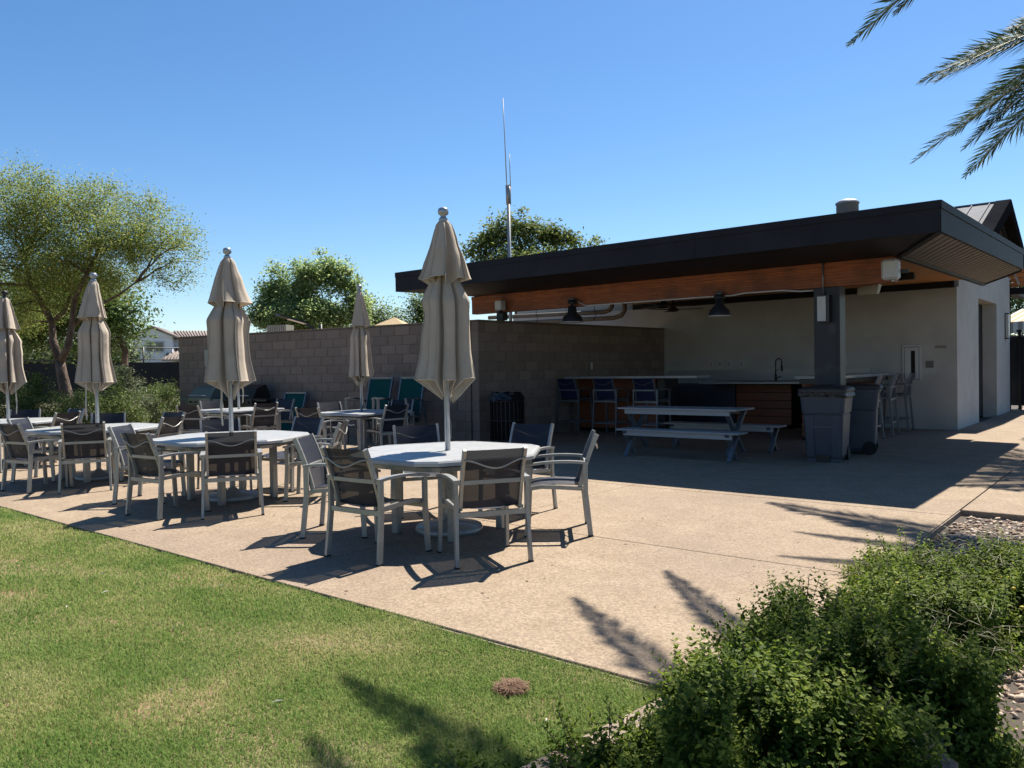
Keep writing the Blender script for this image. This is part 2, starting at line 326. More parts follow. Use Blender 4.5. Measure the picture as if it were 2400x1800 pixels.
# lawn: soil sheet + blades
g = MB()
nx, ny = 60, 14
rows = []
for j in range(ny+1):
    rows.append([(-32+j*0+(30.3)*i/nx, 3.12-5.2*(j/ny)**1.2, -.022+.008*math.sin(i*1.3+j*2.1)) for i in range(nx+1)])
rows = [[(-32+30.55*i/nx, r_[0][1], r_[i][2]) for i in range(nx+1)] for r_ in rows]
g.grid(rows[::-1]); lawn = struct(part('lawn', g, 'soil', None))
def blades():
    # density falls with distance, as the eye can resolve it
    N = 560000
    x = -1.5-rng.random(N*2)**1.55*15; y = rng.uniform(.2, 3.19, N*2)
    px = (x*R.x+y*R.y); dep = (x*F.x+y*F.y)
    k = (dep > 1.6) & (1847*np.abs(px)/np.maximum(dep, .1) < 1400) & (dep < 14)
    k &= (rng.random(N*2) < np.clip((3.4/np.maximum(dep, .1))**1.1, .12, 1))
    edge = 3.150+.012*np.sin(x*5)+.012*np.sin(x*17)
    k &= (y < edge) & (x < -1.66+.10*np.sin(y*3))
    # worn, thin patches of irregular outline
    r8 = np.random.default_rng(5); nz = np.zeros(len(x))
    for fq, am in ((1.3, 1), (2.6, .8), (5.5, .6), (11, .45), (24, .35), (50, .25)):
        for _ in range(3):
            a_ = r8.uniform(0, PI); nz += am*np.sin(fq*(x*math.cos(a_)+y*math.sin(a_))+r8.uniform(0, 6.28)+.8*np.sin(fq*.7*(y*math.cos(a_)-x*math.sin(a_))))
    nz += .9*np.clip((2.3-y), -1, 1)
    for bx, by, br in ((-3.62, 1.72, .34), (-5.0, 2.05, .30), (-2.05, 2.6, .22), (-2.6, 1.6, .3)): nz += 2.6*np.exp(-(((x-bx)/1.4)**2+(y-by)**2)/br**2)
    k &= rng.random(len(x)) < np.clip(1.5-.28*nz, .3, 1)
    for bx, by, br in ((-3.50, 1.93, .20), (-3.40, 1.62, .16), (-5.3, 2.35, .16), (-2.0, 2.62, .14), (-2.75, 1.68, .15)):
        dd = ((x-bx)/1.7)**2+((y-by)+.05*np.sin(x*9))**2+.012*np.sin(x*23+y*17)+.008*np.sin(x*51-y*37); k &= rng.random(len(x)) > .5*np.exp(-np.maximum(dd, 0)/br**2)
    x = x[k]; y = y[k]; dep = dep[k]; n = len(x)
    az = rng.uniform(0, 2*PI, n); L = rng.uniform(.014, .036, n)*(1+.25*np.sin(x*2.1)*np.sin(y*3.3)); wd = rng.uniform(.0011, .0019, n)*(1+np.clip(dep-3, 0, 9)*.22)
    lean = rng.uniform(.15, 1.25, n); d = np.stack([np.cos(az), np.sin(az), np.zeros(n)], 1); sd = np.stack([-np.sin(az), np.cos(az), np.zeros(n)], 1)
    b = np.stack([x, y, np.full(n, -.020)], 1)
    mid = b+d*(L*.35*np.sin(lean))[:, None]; mid[:, 2] += L*.55*np.cos(lean*.6)
    tip = b+d*(L*np.sin(lean))[:, None]; tip[:, 2] += L*np.cos(lean)*.95
    V = np.stack([b-sd*wd[:, None], b+sd*wd[:, None], mid+sd*wd[:, None]*.8, mid-sd*wd[:, None]*.8, tip], 1).reshape(-1, 3)
    i = np.arange(n)*5
    Fc = np.concatenate([np.stack([i, i+1, i+2], 1), np.stack([i, i+2, i+3], 1), np.stack([i+3, i+2, i+4], 1)])
    return V, Fc
V, Fc = blades()
go = link('grass', npmesh('grass', V, Fc, 'grassblade')); go['kind'] = 'stuff'
go['label'] = 'short green and straw coloured lawn grass'; 
# patio: cast slabs with sawn joints
base = MB().box(-34, 1.4, 3.16, 60, -.14, -.055); patio = struct(part('patio', base, 'joint', None))
xs = [-34, -30, -26, -22.2, -18.6, -15.2, -11.8, -8.4, -5.0, -1.515]; ys = [3.15, 5.62, 8.3, 11.0, 14.6, 18.6]
jw = .005
for i in range(len(xs)-1):
    for j in range(len(ys)-1):
        part('paving_slab', MB().box(xs[i]+jw, xs[i+1]-jw, ys[j]+jw, ys[j+1]-jw, -.11, 0), 'patio', patio, bevel=.004)
for y0 in (18.6, 23, 28): part('paving_slab', MB().box(-3.3+jw, -1.515-jw, y0+jw, y0+(4.4 if y0 < 20 else 5)-jw, -.11, 0), 'patio', patio)
walk = struct(part('side_path', MB().box(-1.505, 6, 8.64, 12.05, -.14, .003), 'patio', None, bevel=.006))
# troweled cleaner bands beside the joints
for a in ((-1.9, -1.53, 8.0, 11.7), (-1.48, -1.05, 8.72, 11.9), (-5.4, -4.3, 8.33, 8.47)):
    pass
part('far_walk', MB().box(-34, -20, 14, 18, -.12, -.02), 'smooth_conc', None); struct(bpy.data.objects['far_walk'])
# planter gravel beds
def bed(name, x0, x1, y0, y1, z):
    rows = [[(x0+(x1-x0)*i/16, y0+(y1-y0)*j/20, z+.015*math.sin(i*1.7)*math.cos(j*1.1)) for i in range(17)] for j in range(21)]
    return struct(part(name, MB().grid(rows), 'gravelbed', None))
bed('gravel_bed', -1.50, 4.5, 1.0, 8.63, -.085); bed('gravel_bed', -1.25, 4.5, 12.1, 24, -.085)
c = MB().box(-1.512, -1.26, 12.06, 40, -.12, .002); struct(part('path', c, 'patio', None))
def ico(sub):
    import bmesh
    bm = bmesh.new(); bmesh.ops.create_icosphere(bm, subdivisions=sub, radius=1); V = np.array([v.co[:] for v in bm.verts]); Fc = np.array([[v.index for v in f.verts] for f in bm.faces]); bm.free(); return V, Fc
IV, IF = ico(1); IV2, IF2 = ico(2)
def stones(n, xr, yr, smin, smax, z, name, label):
    x = rng.uniform(*xr, n); y = rng.uniform(*yr, n); parts = []
    T = np.stack([x, y, z+rng.uniform(0, .035, n)], 1); S = rng.uniform(smin, smax, n)
    Rm = randrot(n, .5)
    V = np.einsum('mij,nj->mni', Rm, IV*np.array([1, .72, .5]))
    V = V*(1+rng.normal(0, .13, V.shape[:2])[:, :, None])*S[:, None, None]+T[:, None, :]
    Fc = (IF[None]+(np.arange(n)*len(IV))[:, None, None]).reshape(-1, 3)
    o = link(name, npmesh(name, V.reshape(-1, 3), Fc, 'stone', False)); o['kind'] = 'stuff'; o['label'] = label
    return o
stones(16000, (-1.47, .6), (1.6, 8.6), .012, .032, -.08, 'gravel', 'loose tan and pink river gravel under the lantana')
stones(2500, (-1.2, .8), (12.1, 17), .016, .034, -.08, 'gravel', 'loose tan gravel beyond the side path')
# rough concrete edge under the patio slab and mow strip
g = MB().box(-3.6, -1.52, 3.138, 3.149, -.12, -.012); 
part('slab_edge', g, 'curb', patio)
part('slab_edge', MB().box(-1.514, -1.503, 3.2, 8.63, -.12, -.006), 'curb', patio)
mc = part('mow_curb', MB().bar((-1.60, 3.02, -.03), (-1.82, 1.3, -.03), .12, .12), 'curb', None, bevel=.01); tag(mc, 'pale concrete mow curb between lawn and lantana', 'curb')
bpy.data.materials
# boulder
def rock(loc, s, label, seed):
    r_ = np.random.default_rng(seed); V = IV2*np.array(s)
    V = V*(1+.18*np.sin(IV2[:, [0]]*4+seed)+.12*np.sin(IV2[:, [1]]*6+seed)+r_.normal(0, .045, (len(V), 1)))
    o = link('boulder', npmesh('boulder', V, IF2, 'boulder', False), None, loc); return tag(o, label, 'boulder')
rock((-.62, 2.93, .05), (.10, .15, .13), 'dark angular boulder at the planter bottom edge', 3)

# dry straw nest on the lawn
n = 700; az = rng.uniform(0, 2*PI, n); r_ = np.sqrt(rng.random(n))*.07
p = np.stack([-2.28+r_*np.cos(az), 2.72+r_*np.sin(az), .0+rng.uniform(0, .035, n)*(1-r_/.11)], 1)
a2 = rng.uniform(0, 2*PI, n); d = np.stack([np.cos(a2), np.sin(a2), rng.normal(0, .25, n)], 1)*rng.uniform(.015, .04, n)[:, None]; sd = np.stack([-np.sin(a2), np.cos(a2), np.zeros(n)], 1)*.0011
V = np.stack([p-d-sd, p-d+sd, p+d+sd, p+d-sd], 1).reshape(-1, 3)
o = link('straw_tuft', npmesh('straw_tuft', V, np.arange(4*n).reshape(-1, 4), 'straw')); tag(o, 'round brown tuft of dry straw lying on the lawn', 'straw clump')
# a few pale leaf scraps on the lawn
for i, (x, y, l_, az_) in enumerate(((-5.96, 2.50, .05, .3), (-5.45, 2.3, .07, 1.8), (-5.3, 2.0, .04, 2.5), (-3.0, 1.98, .06, 1.1), (-3.5, 1.75, .02, .2), (-4.35, 2.2, .02, 0), (-1.95, 2.55, .03, 2), (-4.95, 2.85, .03, 1), (-6.6, 2.8, .025, 1))):
    m_ = MB(); dx, dy = math.cos(az_)*l_/2, math.sin(az_)*l_/2; wx, wy = -math.sin(az_)*.004, math.cos(az_)*.004
    m_.add([(-dx, -dy, 0), (wx, wy, .006), (dx, dy, 0), (-wx, -wy, .004)], [(0, 1, 2), (0, 2, 3)])
    o = part('fallen_leaf', m_, M['tentw'], None, (x, y, .006)); tag(o, 'pale dry leaf scrap '+('on the lawn near the left, upper of three', 'long narrow one at middle left lawn', 'on the left lawn below the long narrow one', 'long pale twig like one near the bottom palm shadow', 'tiny one on lawn at bottom centre', 'tiny one alone in mid lawn', 'beside the straw tuft, toward the bush', 'close below the patio edge', 'far left one near the patio edge')[i], 'leaf', 'dry leaf scraps on the lawn')

m_ = MB(); r5 = random.Random(8)
for k in range(150):
    x, y = r5.uniform(-12, -1.7), 3.2+r5.random()**1.6*7; l_ = r5.uniform(.006, .022); a = r5.uniform(0, 6.28); dx, dy = math.cos(a)*l_, math.sin(a)*l_
    m_.add([(x-dx, y-dy, .002), (x+dy*.35, y-dx*.35, .006), (x+dx, y+dy, .003), (x-dy*.35, y+dx*.35, .004)], [(0, 1, 2), (0, 2, 3)])
o = part('leaf_litter', m_, 'straw', None); o['kind'] = 'stuff'; o['label'] = 'tiny dry leaf bits blown over the patio'

# ================================================================= BLOCK WALLS
def block_wall(p0, p1, label, courses=12, h=.2, L=.405, th=.2):
    p0 = Vector((*p0, 0)); p1 = Vector((*p1, 0)); d = p1-p0; ln = d.length; rz = math.atan2(d.y, d.x)
    t = thing('block_wall', label, 'wall', p0, rz)
    part('mortar', MB().box(.01, ln-.01, .012, th-.012, -.02, courses*h-.004), 'mortar', t)
    part('coping', MB().box(-.02, ln+.02, -.02, th+.02, courses*h, courses*h+.04), 'cap', t, bevel=.004)
    def bm(w_): return MB().box(0, w_-.009, 0, th, .0045, h-.0045)
    full = bm(L).mesh('brick', M['block']); half = bm(L/2).mesh('brick', M['block']); cnt = 0
    stuff = MB()
    for r_ in range(courses):
        x = 0; first = r_ % 2 == 1
        while x < ln-.02:
            w_ = L/2 if first else L; first = False
            if x+w_ > ln: w_ = ln-x
            me = full if abs(w_-L) < 1e-4 else half if abs(w_-L/2) < 1e-4 else bm(max(w_, .03)).mesh('brick', M['block'])
            if cnt < 298:
                o = link('brick', me, t, (x, -.003*random.random(), r_*h))
            else: stuff.box(x, x+w_-.009, 0, th, r_*h+.0045, r_*h+h-.0045)
            cnt += 1; x += w_
    if stuff.v: o = part('bricks', stuff, 'block', t); o['kind'] = 'stuff'
    return t
block_wall((-20.1, 10.52), (-10.725, 11.705), 'long brown concrete block wall running behind the tables')
block_wall((-10.52, 11.72), (-10.12, 18.6), 'dark brown concrete block wall closing the left side of the bar')

# ================================================================= PAVILION
pav = thing('pavilion', 'flat roofed bar pavilion with charcoal fascia and wood beam', 'building')
XL, XR, YF, YB = -11.79, -2.06, 10.7, 18.15
sl_ = .0233
def rz_(y): return sl_*(y-YF)
def slab(pts, z0, z1):  # quad with sloped z by y
    m_ = MB(); m_.add([(x, y, z0+rz_(y)) for x, y in pts]+[(x, y, z1+rz_(y)) for x, y in pts],
        [(3, 2, 1, 0), (4, 5, 6, 7), (0, 1, 5, 4), (1, 2, 6, 5), (2, 3, 7, 6), (3, 0, 4, 7)]); return m_
part('roof', slab([(XL+.03, YF+.03), (XR-.03, YF+.03), (XR-.03, YB-.03), (XL+.03, YB-.03)], 3.30, 3.36), 'fascia', pav)
part('roof', MB().box(-15.4, -3.34, YB-.02, 26.2, 3.72, 3.8), 'fascia', pav)
# fascias (front, right, left) with a drip cap
def fascia(p0, p1, zo=0):
    d = Vector((p1[0]-p0[0], p1[1]-p0[1], 0)).normalized(); nrm = Vector((d.y, -d.x, 0))
    m_ = MB(); vs = []
    for (zz0, zz1, off) in ((3.02, 3.30, 0), (3.302, 3.40, .012)):
        a = [Vector((*p0, 0)), Vector((*p1, 0))]; v = []
        for q in a:
            for s_ in (off, -.035):
                for z in (zz0, zz1): v.append(q+nrm*s_+Vector((0, 0, z+rz_(q.y))))
        m_.add(v, [(0, 1, 5, 4), (2, 6, 7, 3), (1, 3, 7, 5), (0, 4, 6, 2), (0, 2, 3, 1), (4, 5, 7, 6)])
    return part('fascia', m_, 'fascia', pav)
fascia((XL, YF), (-8.6, YF)); fascia((-8.596, YF), (-5.3, YF)); fascia((-5.296, YF), (XR, YF))
fascia((XR, YF+.002), (XR, 14.4)); fascia((XR, 14.404), (XR, YB)); fascia((XL, YB), (XL, YF+.002)); fascia((XR, YB), (XL, YB))
# soffits
IX, IY = -2.87, 12.24
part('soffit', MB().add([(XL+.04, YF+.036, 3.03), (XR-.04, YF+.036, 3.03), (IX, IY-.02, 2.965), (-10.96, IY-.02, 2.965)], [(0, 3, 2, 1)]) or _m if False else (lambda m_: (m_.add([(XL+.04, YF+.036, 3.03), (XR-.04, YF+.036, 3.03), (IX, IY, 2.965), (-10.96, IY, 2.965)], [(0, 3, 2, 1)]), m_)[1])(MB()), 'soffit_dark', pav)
def sidepan(y0, y1, zoff=0, m='soffit'):
    def inner(y): t_ = (y-IY)/(18.12-IY); return (IX+t_*.14, y, 2.957+t_*.01)
    def outer(y): t_ = (y-YF)/(18.12-YF); yy = y; return (XR-.04, yy, 3.03+rz_(yy))
    return inner, outer
inn, out = sidepan(0, 0)
# ribbed panels of the right-hand soffit, each with a raised rib
NP = 27
for i in range(NP):
    a, b = i/NP, (i+1)/NP
    def P_(t_, s_, dz=0):   # t along, s from inner(0) to outer(1)
        pi = Vector((IX+t_*.14, IY+t_*(18.12-IY), 2.957+t_*.008)); po = Vector((XR-.04, YF+.04+t_*(18.12-YF-.04), 3.028+t_*.165))
        return pi.lerp(po, s_)+Vector((0, 0, dz))
    m_ = MB(); e = (b-a)*.22
    m_.add([P_(a, 0), P_(a, 1), P_(b-e, 1), P_(b-e, 0)], [(0, 3, 2, 1)])
    m_.add([P_(b-e, 0), P_(b-e, 1), P_(b-e, 1, -.009), P_(b-e, 0, -.004), P_(b, 0, -.004), P_(b, 1, -.009), P_(b, 1), P_(b, 0)], [(0, 1, 2, 3), (3, 2, 5, 4), (4, 5, 6, 7)])
    part('soffit_panel', m_, 'soffit', pav)
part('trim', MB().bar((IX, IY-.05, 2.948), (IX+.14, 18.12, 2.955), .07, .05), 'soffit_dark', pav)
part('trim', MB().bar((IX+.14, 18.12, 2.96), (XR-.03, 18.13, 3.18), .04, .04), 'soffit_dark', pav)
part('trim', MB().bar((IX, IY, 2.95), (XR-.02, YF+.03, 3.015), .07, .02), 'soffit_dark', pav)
# left soffit: bounced light put into its colour as pale stucco
m_ = MB(); m_.add([(XL+.04, YF+.04, 3.026), (XL+.04, YB, 3.20), (-11.0, YB, 3.12), (-11.0, IY, 2.955)], [(0, 1, 2, 3)]); part('soffit', m_, 'stucco', pav)
# beam, stub post, column
bmo = part('beam', MB().box(-11.19, -2.97, 12.306, 12.454, 2.604, 2.960), 'beam', pav)
for i in range(7):
    part('lamination', MB().box(-11.2, -2.96, 12.298+.003*random.random(), 12.46, 2.6025+i*.0433, 2.6025+i*.0433+.0422), 'beam', bmo, bevel=.002)
part('beam', MB().box(-11.2, -2.96, 12.285, 12.475, 2.905, 2.968), 'beam', pav, bevel=.003)
part('post', MB().box(-10.52, -10.36, 12.30, 12.46, 2.44, 2.60), 'steel_dk', pav)
colm = part('column', MB().box(-4.12, -3.775, 12.31, 12.55, 0, 2.60), 'steel_dk', pav, bevel=.006)
part('column_flange', MB().box(-3.775, -3.73, 12.30, 12.56, 0, 2.60), 'steel_dk', colm)
part('base_plate', MB().box(-4.22, -3.66, 12.22, 12.62, 0, .015), 'steel_dk', colm)
# wood plank ceiling
m0 = MB().box(-11.0, -2.80, 0, .128, 0, .02).mesh('ceiling_plank', M['plank'])
for i in range(46):
    y = 12.48+i*.134
    if y > 18.5: break
    link('ceiling_plank', m0, pav, (0, y, 2.975+rz_(y)-.04))
part('trim', MB().box(-11.0, -3.32, 18.50, 18.62, 2.98, 3.11), 'near_black', pav)
part('ceiling_rafter', MB().box(-10.9, -3.4, 15.4, 15.55, 2.92, 3.03), 'soffit_dark', pav)
# stucco wing with door recess
part('wall', MB().box(-15.3, -3.3, 18.66, 18.86, -.05, 3.0), 'stucco', pav)
part('wall', MB().box(-15.3, -3.62, 18.86, 18.9, 3.0, 3.7), 'stucco', pav)
sw = MB(); DX = -3.85
sw.box(-3.62, -3.3, 18.864, 21.17, -.05, 3.75); sw.box(-3.62, -3.3, 23.8, 26.3, -.05, 3.75); sw.box(-3.62, -3.3, 21.17, 23.8, 2.9, 3.75)
part('wall', sw, 'stucco', pav)
dr = part('door', MB().box(-3.66, -3.622, 21.1, 23.9, 0, 2.95), 'near_black', pav)
part('wall', MB().box(-15.3, -3.3, 26.1, 26.3, -.05, 3.7), 'stucco', pav)

# gabled entry roof behind
gb = thing('gabled_entry', 'steep gabled entry roof with orange wood infill behind the pavilion', 'building')
GX, GY, GZ = -3.2, 24.35, 5.62; HS = 3.9; DZ = 1.62
def gp(y, x=GX, off=0): return (x, y, GZ-DZ*abs(y-GY)/HS+off)
for s_ in (-1, 1):
    m_ = MB(); y1 = GY+s_*HS
    m_.add([gp(GY, GX-.02), gp(y1, GX-.02), gp(y1, GX-7), gp(GY, GX-7), gp(GY, GX-.02, -.05), gp(y1, GX-.02, -.05), gp(y1, GX-7, -.05), gp(GY, GX-7, -.05)], [(0, 1, 2, 3), (7, 6, 5, 4), (0, 4, 5, 1), (1, 5, 6, 2)])
    rf = part('roof', m_, 'seam', gb)
    for k in range(16):
        x = GX-.3-k*.41; m_ = MB(); a = Vector(gp(GY+s_*.02, x, .002)); b = Vector(gp(y1, x, .002)); m_.bar(a+Vector((0, 0, .018)), b+Vector((0, 0, .018)), .025, .036); part('roof_seam', m_, 'seam', rf)
    m_ = MB().bar(gp(GY-s_*.0, GX, -.11), gp(y1, GX, -.11), .34, .30, up=(0, 0, 1)); part('rake_board', m_, 'matte_dark', gb)
    m_ = MB().bar(gp(GY, GX-.1, -.34), gp(y1-s_*.2, GX-.1, -.34), .04, .18); part('rake_board', m_, 'fascia', gb)
    m_ = MB().bar(gp(GY, GX+.03, -.235), gp(y1, GX+.03, -.235), .02, .018); part('flashing', m_, 'galv', gb)
z = GZ-DZ*1+.0
zz = 3.72
while zz < GZ-.35:
    hw = HS*min(1, (GZ-.3-zz-.13)/DZ)
    if hw > .1: part('siding_board', MB().box(GX-.5, GX-.47, GY-hw, GY+hw, zz, zz+.125), 'siding', gb)
    zz += .135
part('chord', MB().box(GX-.5, GX-.2, 20.4, 30.5, 3.44, 3.60), 'fascia', gb)
part('ridge_cap', MB().box(GX-6.9, GX-.05, GY-.10, GY+.10, GZ-.02, GZ+.012), 'seam', gb)
for k in range(4): part('siding_board', MB().box(-3.6, -1.2, 27.0, 27.03, 3.56+k*.135, 3.56+k*.135+.125), 'siding', gb)
part('chord', MB().box(-3.6, -1.0, 26.9, 27.15, 3.34, 3.53), 'fascia', gb); part('brace', MB().bar((-3.28, 26.85, 3.98), (-3.16, 26.85, 3.6), .05, .05), 'white_pl', gb)
part('post', MB().box(-1.2, -.95, 26.95, 27.2, -.05, 3.34), 'fascia', gb)

# small fixtures
vent = thing('roof_vent', 'round galvanised exhaust vent on the pavilion roof', 'roof vent', (-4.40, 15.0, 3.42))
part('duct', MB().lathe([(.165, 0), (.165, .80), (0, .80)]), 'galv', vent); part('vent_cap', MB().lathe([(.17, .72), (.19, .725), (.19, .90), (.205, .905), (.205, .93), (.15, .975), (0, .99)]), 'galv', vent)
an = thing('radio_mast', 'slender grey mast with two whip antennas behind the roof', 'antenna', (-13.2, 16.0, 0))
part('mast', MB().tube([(0, 0, 0), (0, 0, 6.0)], [.05, .045]), 'alu', an)
part('bracket', MB().tube([(0, 0, 5.75), (0, 0, 6.25)], [.065, .075]), 'alu', an)
part('whip', MB().tube([(-.05, 0, 6.2), (-.09, 0, 7.4), (-.13, 0, 8.55)], [.017, .014, .010], 6), 'white_pl', an)
part('whip', MB().tube([(.07, 0, 6.2), (.06, 0, 7.05)], [.014, .011], 6), 'white_pl', an)

# ================================================================= BAR
bar = thing('bar_counter', 'raised pale stone bar top on redwood slat cabinet by the left wall', 'counter')
part('countertop', MB().box(-10.38, -7.13, 14.42, 15.05, 1.195, 1.245), 'counter', bar, bevel=.004)
cb = part('cabinet', MB().box(-10.38, -8.3, 14.93, 15.5, .08, 1.195), 'near_black', bar)
slat0 = MB().box(0, 2.05, -.018, 0, 0, .135).mesh('slat', M['slatwood'])
for i in range(8): link('slat', slat0, bar, (-10.36, 14.925, .09+i*.14))
part('panel', MB().box(-8.28, -8.1, 14.9, 15.5, 0, 1.195), 'black', bar)
part('toe_kick', MB().box(-10.38, -8.3, 14.97, 15.5, 0, .08), 'black', bar)
low = thing('sink_counter', 'lower pale stone counter with redwood drawers and dark sink', 'counter')
part('countertop', MB().box(-8.15, -5.72, 16.6, 18.64, 1.02, 1.062), 'counter', low, bevel=.004)
part('backsplash', MB().box(-10.0, -5.0, 18.60, 18.655, 1.064, 1.32), 'counter', low)
part('sink', MB().box(-7.35, -5.85, 17.1, 17.7, 1.0625, 1.068), 'black', low)
part('cabinet', MB().box(-8.1, -7.6, 17.3, 18.6, .05, 1.02), 'bin', low)
part('cabinet', MB().box(-7.58, -6.3, 17.34, 18.6, .08, 1.02), 'near_black', low)
slat1 = MB().box(0, 1.27, -.018, 0, 0, .165).mesh('slat', M['slatwood'])
for i in range(5): link('slat', slat1, low, (-7.575, 17.335, .1+i*.18))
part('leg', MB().box(-5.76, -5.72, 16.6, 16.64, 0, 1.02), 'counter', low)
part('side_counter', MB().box(-10.0, -8.15, 17.5, 18.6, 0, 1.0), 'bin', low)
fz = thing('faucet', 'black spring neck kitchen faucet at the sink', 'faucet', (-6.83, 17.8, 1.062))
part('spout', MB().tube([(0, 0, 0), (0, 0, .42)]+[(.07-.07*math.cos(t_), 0, .42+.09*math.sin(t_)) for t_ in [i*PI/8 for i in range(1, 9)]]+[(.14, 0, .36)], .014, 8), 'black', fz)
part('spray_head', MB().tube([(.14, 0, .37), (.145, 0, .22)], [.018, .028], 8), 'black', fz)
part('base', MB().tube([(0, 0, 0), (0, 0, .16)], .024, 10), 'black', fz); part('handle', MB().tube([(0, 0, .06), (.11, 0, .10)], [.016, .012], 8), 'black', fz)
part('bracket', MB().tube([(0, 0, .22), (.13, 0, .31)], .007, 6), 'black', fz)
ret = thing('bar_return', 'right leg of the raised bar with pale top and dark underside', 'counter')
m_ = MB().prism([(-5.25, 14.62), (-4.55, 14.62), (-4.42, 14.75), (-4.42, 18.6), (-5.25, 18.6)], 1.165, 1.215); part('countertop', m_, 'counter', ret)
part('apron', MB().box(-5.2, -4.62, 14.7, 18.55, 1.07, 1.164), 'black', ret)
part('cabinet', MB().box(-5.25, -4.9, 15.0, 18.5, .0, 1.07), 'near_black', ret)
for i in range(7): part('slat', MB().box(-4.898, -4.88, 15.0, 18.5, .06+i*.145, .06+i*.145+.135), 'slatwood', ret)
for i in range(7): part('slat', MB().box(-5.25, -4.9, 14.98, 14.998, .06+i*.145, .06+i*.145+.135), 'slatwood', ret)

# ---- outlets, switch, extinguisher cabinet
for i, (x, w_) in enumerate(((-8.81, .07), (-8.58, .12), (-8.33, .12), (-8.01, .12))):
    o = part('outlet', MB().box(x-w_/2, x+w_/2, 18.643, 18.66, 1.38, 1.55), 'white_pl', None, bevel=.004)
    tag(o, ['leftmost narrow pale outlet plate above the back counter', 'second pale outlet plate from the left on back wall', 'third pale outlet plate from the left on back wall', 'fourth pale outlet plate, nearest the faucet side'][i], 'outlet', 'outlet plates above the back counter')
    part('socket', MB().box(x-.02, x+.02, 18.638, 18.642, 1.42, 1.51), 'beige_pl', o)
o = part('outlet', MB().box(-5.62, -5.50, 18.643, 18.66, 1.38, 1.55), 'white_pl', None); tag(o, 'pale outlet plate on back wall just left of the column', 'outlet')
o = part('outlet', MB().box(-10.29, -10.275, 15.34, 15.42, 1.40, 1.56), 'white_pl', None); tag(o, 'small pale outlet plate on the dark block wall', 'outlet'); o.location = (.02, 0, 0)
ec = thing('extinguisher_cabinet', 'white framed fire extinguisher cabinet on the stucco wall', 'cabinet', (-4.165, 18.66, 1.41))
part('frame', MB().box(-.19, .19, -.03, 0, -.40, .40), 'white_pl', ec, bevel=.006); dd = part('door', MB().box(-.14, .14, -.040, -.031, -.345, .345), 'white_pl', ec, bevel=.004); part('door_border', MB().box(-.15, .15, -.0315, -.0302, -.355, .355), 'black', ec)  # thin black border round the door, added for contrast
part('glass_slot', MB().box(-.01, .07, -.046, -.0405, -.30, .27), 'near_black', ec)
tag(part('switch_plate', MB().box(-3.89, -3.745, 18.64, 18.66, 1.31, 1.455), 'switch', None, bevel=.004), 'square steel switch plate right of the extinguisher cabinet', 'switch')
tag(part('wall_stain', MB().box(-3.72, -3.50, 18.656, 18.6601, 1.72, 1.78), mat('stain', (.36, .33, .29), None), None), 'faint grey smudge on stucco wall above switch plate', 'stain')

# ---- pendant lamps, fans, devices
def pendant(loc, r, ztop, label):
    t = thing('pendant_lamp', label, 'lamp', loc, 0, 'pendant lamps under the beam')
    sh = part('shade', MB().lathe([(r, 0), (r*.98, .02), (r*.86, .10), (r*.45, .17), (r*.36, .30), (r*.30, .31), (0, .315)], 28), 'steel_dk', t)
    part('rim', MB().lathe([(r*1.0, -.004), (r*1.03, .002), (r*1.0, .008)], 28), 'white_pl', t)
    part('inner_shade', MB().lathe([(r*.97, .004), (r*.83, .095), (r*.42, .16), (0, .17)], 28), 'white_pl', t)
    part('stem', MB().tube([(0, 0, .30), (0, 0, ztop)], .022, 8), 'steel_dk', t); part('canopy', MB().lathe([(.085, ztop-.07), (.085, ztop-.02), (.05, ztop), (0, ztop)], 16), 'steel_dk', t)
    part('junction_box', MB().lathe([(.06, ztop), (.06, ztop+.04), (0, ztop+.04)], 12), 'alu2', t)
pendant((-8.56, 12.2, 2.30), .205, .42, 'dark dome pendant lamp hanging left, above the bar stools')
pendant((-5.61, 12.2, 2.25), .18, .36, 'dark dome pendant lamp hanging right, near the column')
def fan(loc, rz, label):
    t = thing('ceiling_fan', label, 'fan', loc, rz, 'ceiling fans under the plank ceiling')
    part('motor', MB().lathe([(0, -.05), (.10, -.045), (.16, 0), (.07, .06), (.03, .2), (.03, .26), (0, .26)], 16), 'black', t)
    for k in range(3):
        a = k*2*PI/3; m_ = MB(); m_.box(.1, .72, -.07, .07, -.006, .006); part('blade', m_, 'black', t, (0, 0, .0), a)
fan((-8.43, 15.5, 2.76), .66, 'black three blade ceiling fan in front, left of column'); fan((-9.1, 17.2, 2.80), .2, 'black three blade ceiling fan further back, left')
b1 = thing('speaker_box', 'large white outdoor speaker box on the beam right end', 'speaker', (-2.94, 12.0, 2.745))
part('body', MB().box(-.11, .11, -.10, .09, -.14, .145), 'white_pl', b1, bevel=.03); part('bracket', MB().bar((-.13, .1, 0), (.20, .15, -.02), .04, .05), 'black', b1)
part('gland', MB().tube([(.03, -.02, -.17), (.03, -.02, -.14)], .02), 'white_pl', b1)
b2 = thing('speaker_box', 'small white speaker box at the left end of the beam', 'speaker', (-10.33, 12.18, 2.73))
part('body', MB().box(-.085, .085, -.07, .1, -.10, .10), 'white_pl', b2, bevel=.02); part('camera_dome', MB().lathe([(0, -.06), (.04, -.05), (.055, -.01), (.055, 0)], 14), 'black', b2, (0.01, 0, -.10))
part('cable', MB().tube([(0, .05, .10), (0, .06, .18), (-.15, .08, .2), (-.45, .09, .12)], .006, 6), 'beige_pl', b2)
b3 = thing('wall_speaker', 'beige slanted speaker hanging under the beam right of column', 'speaker', (-3.5, 13.0, 2.57))
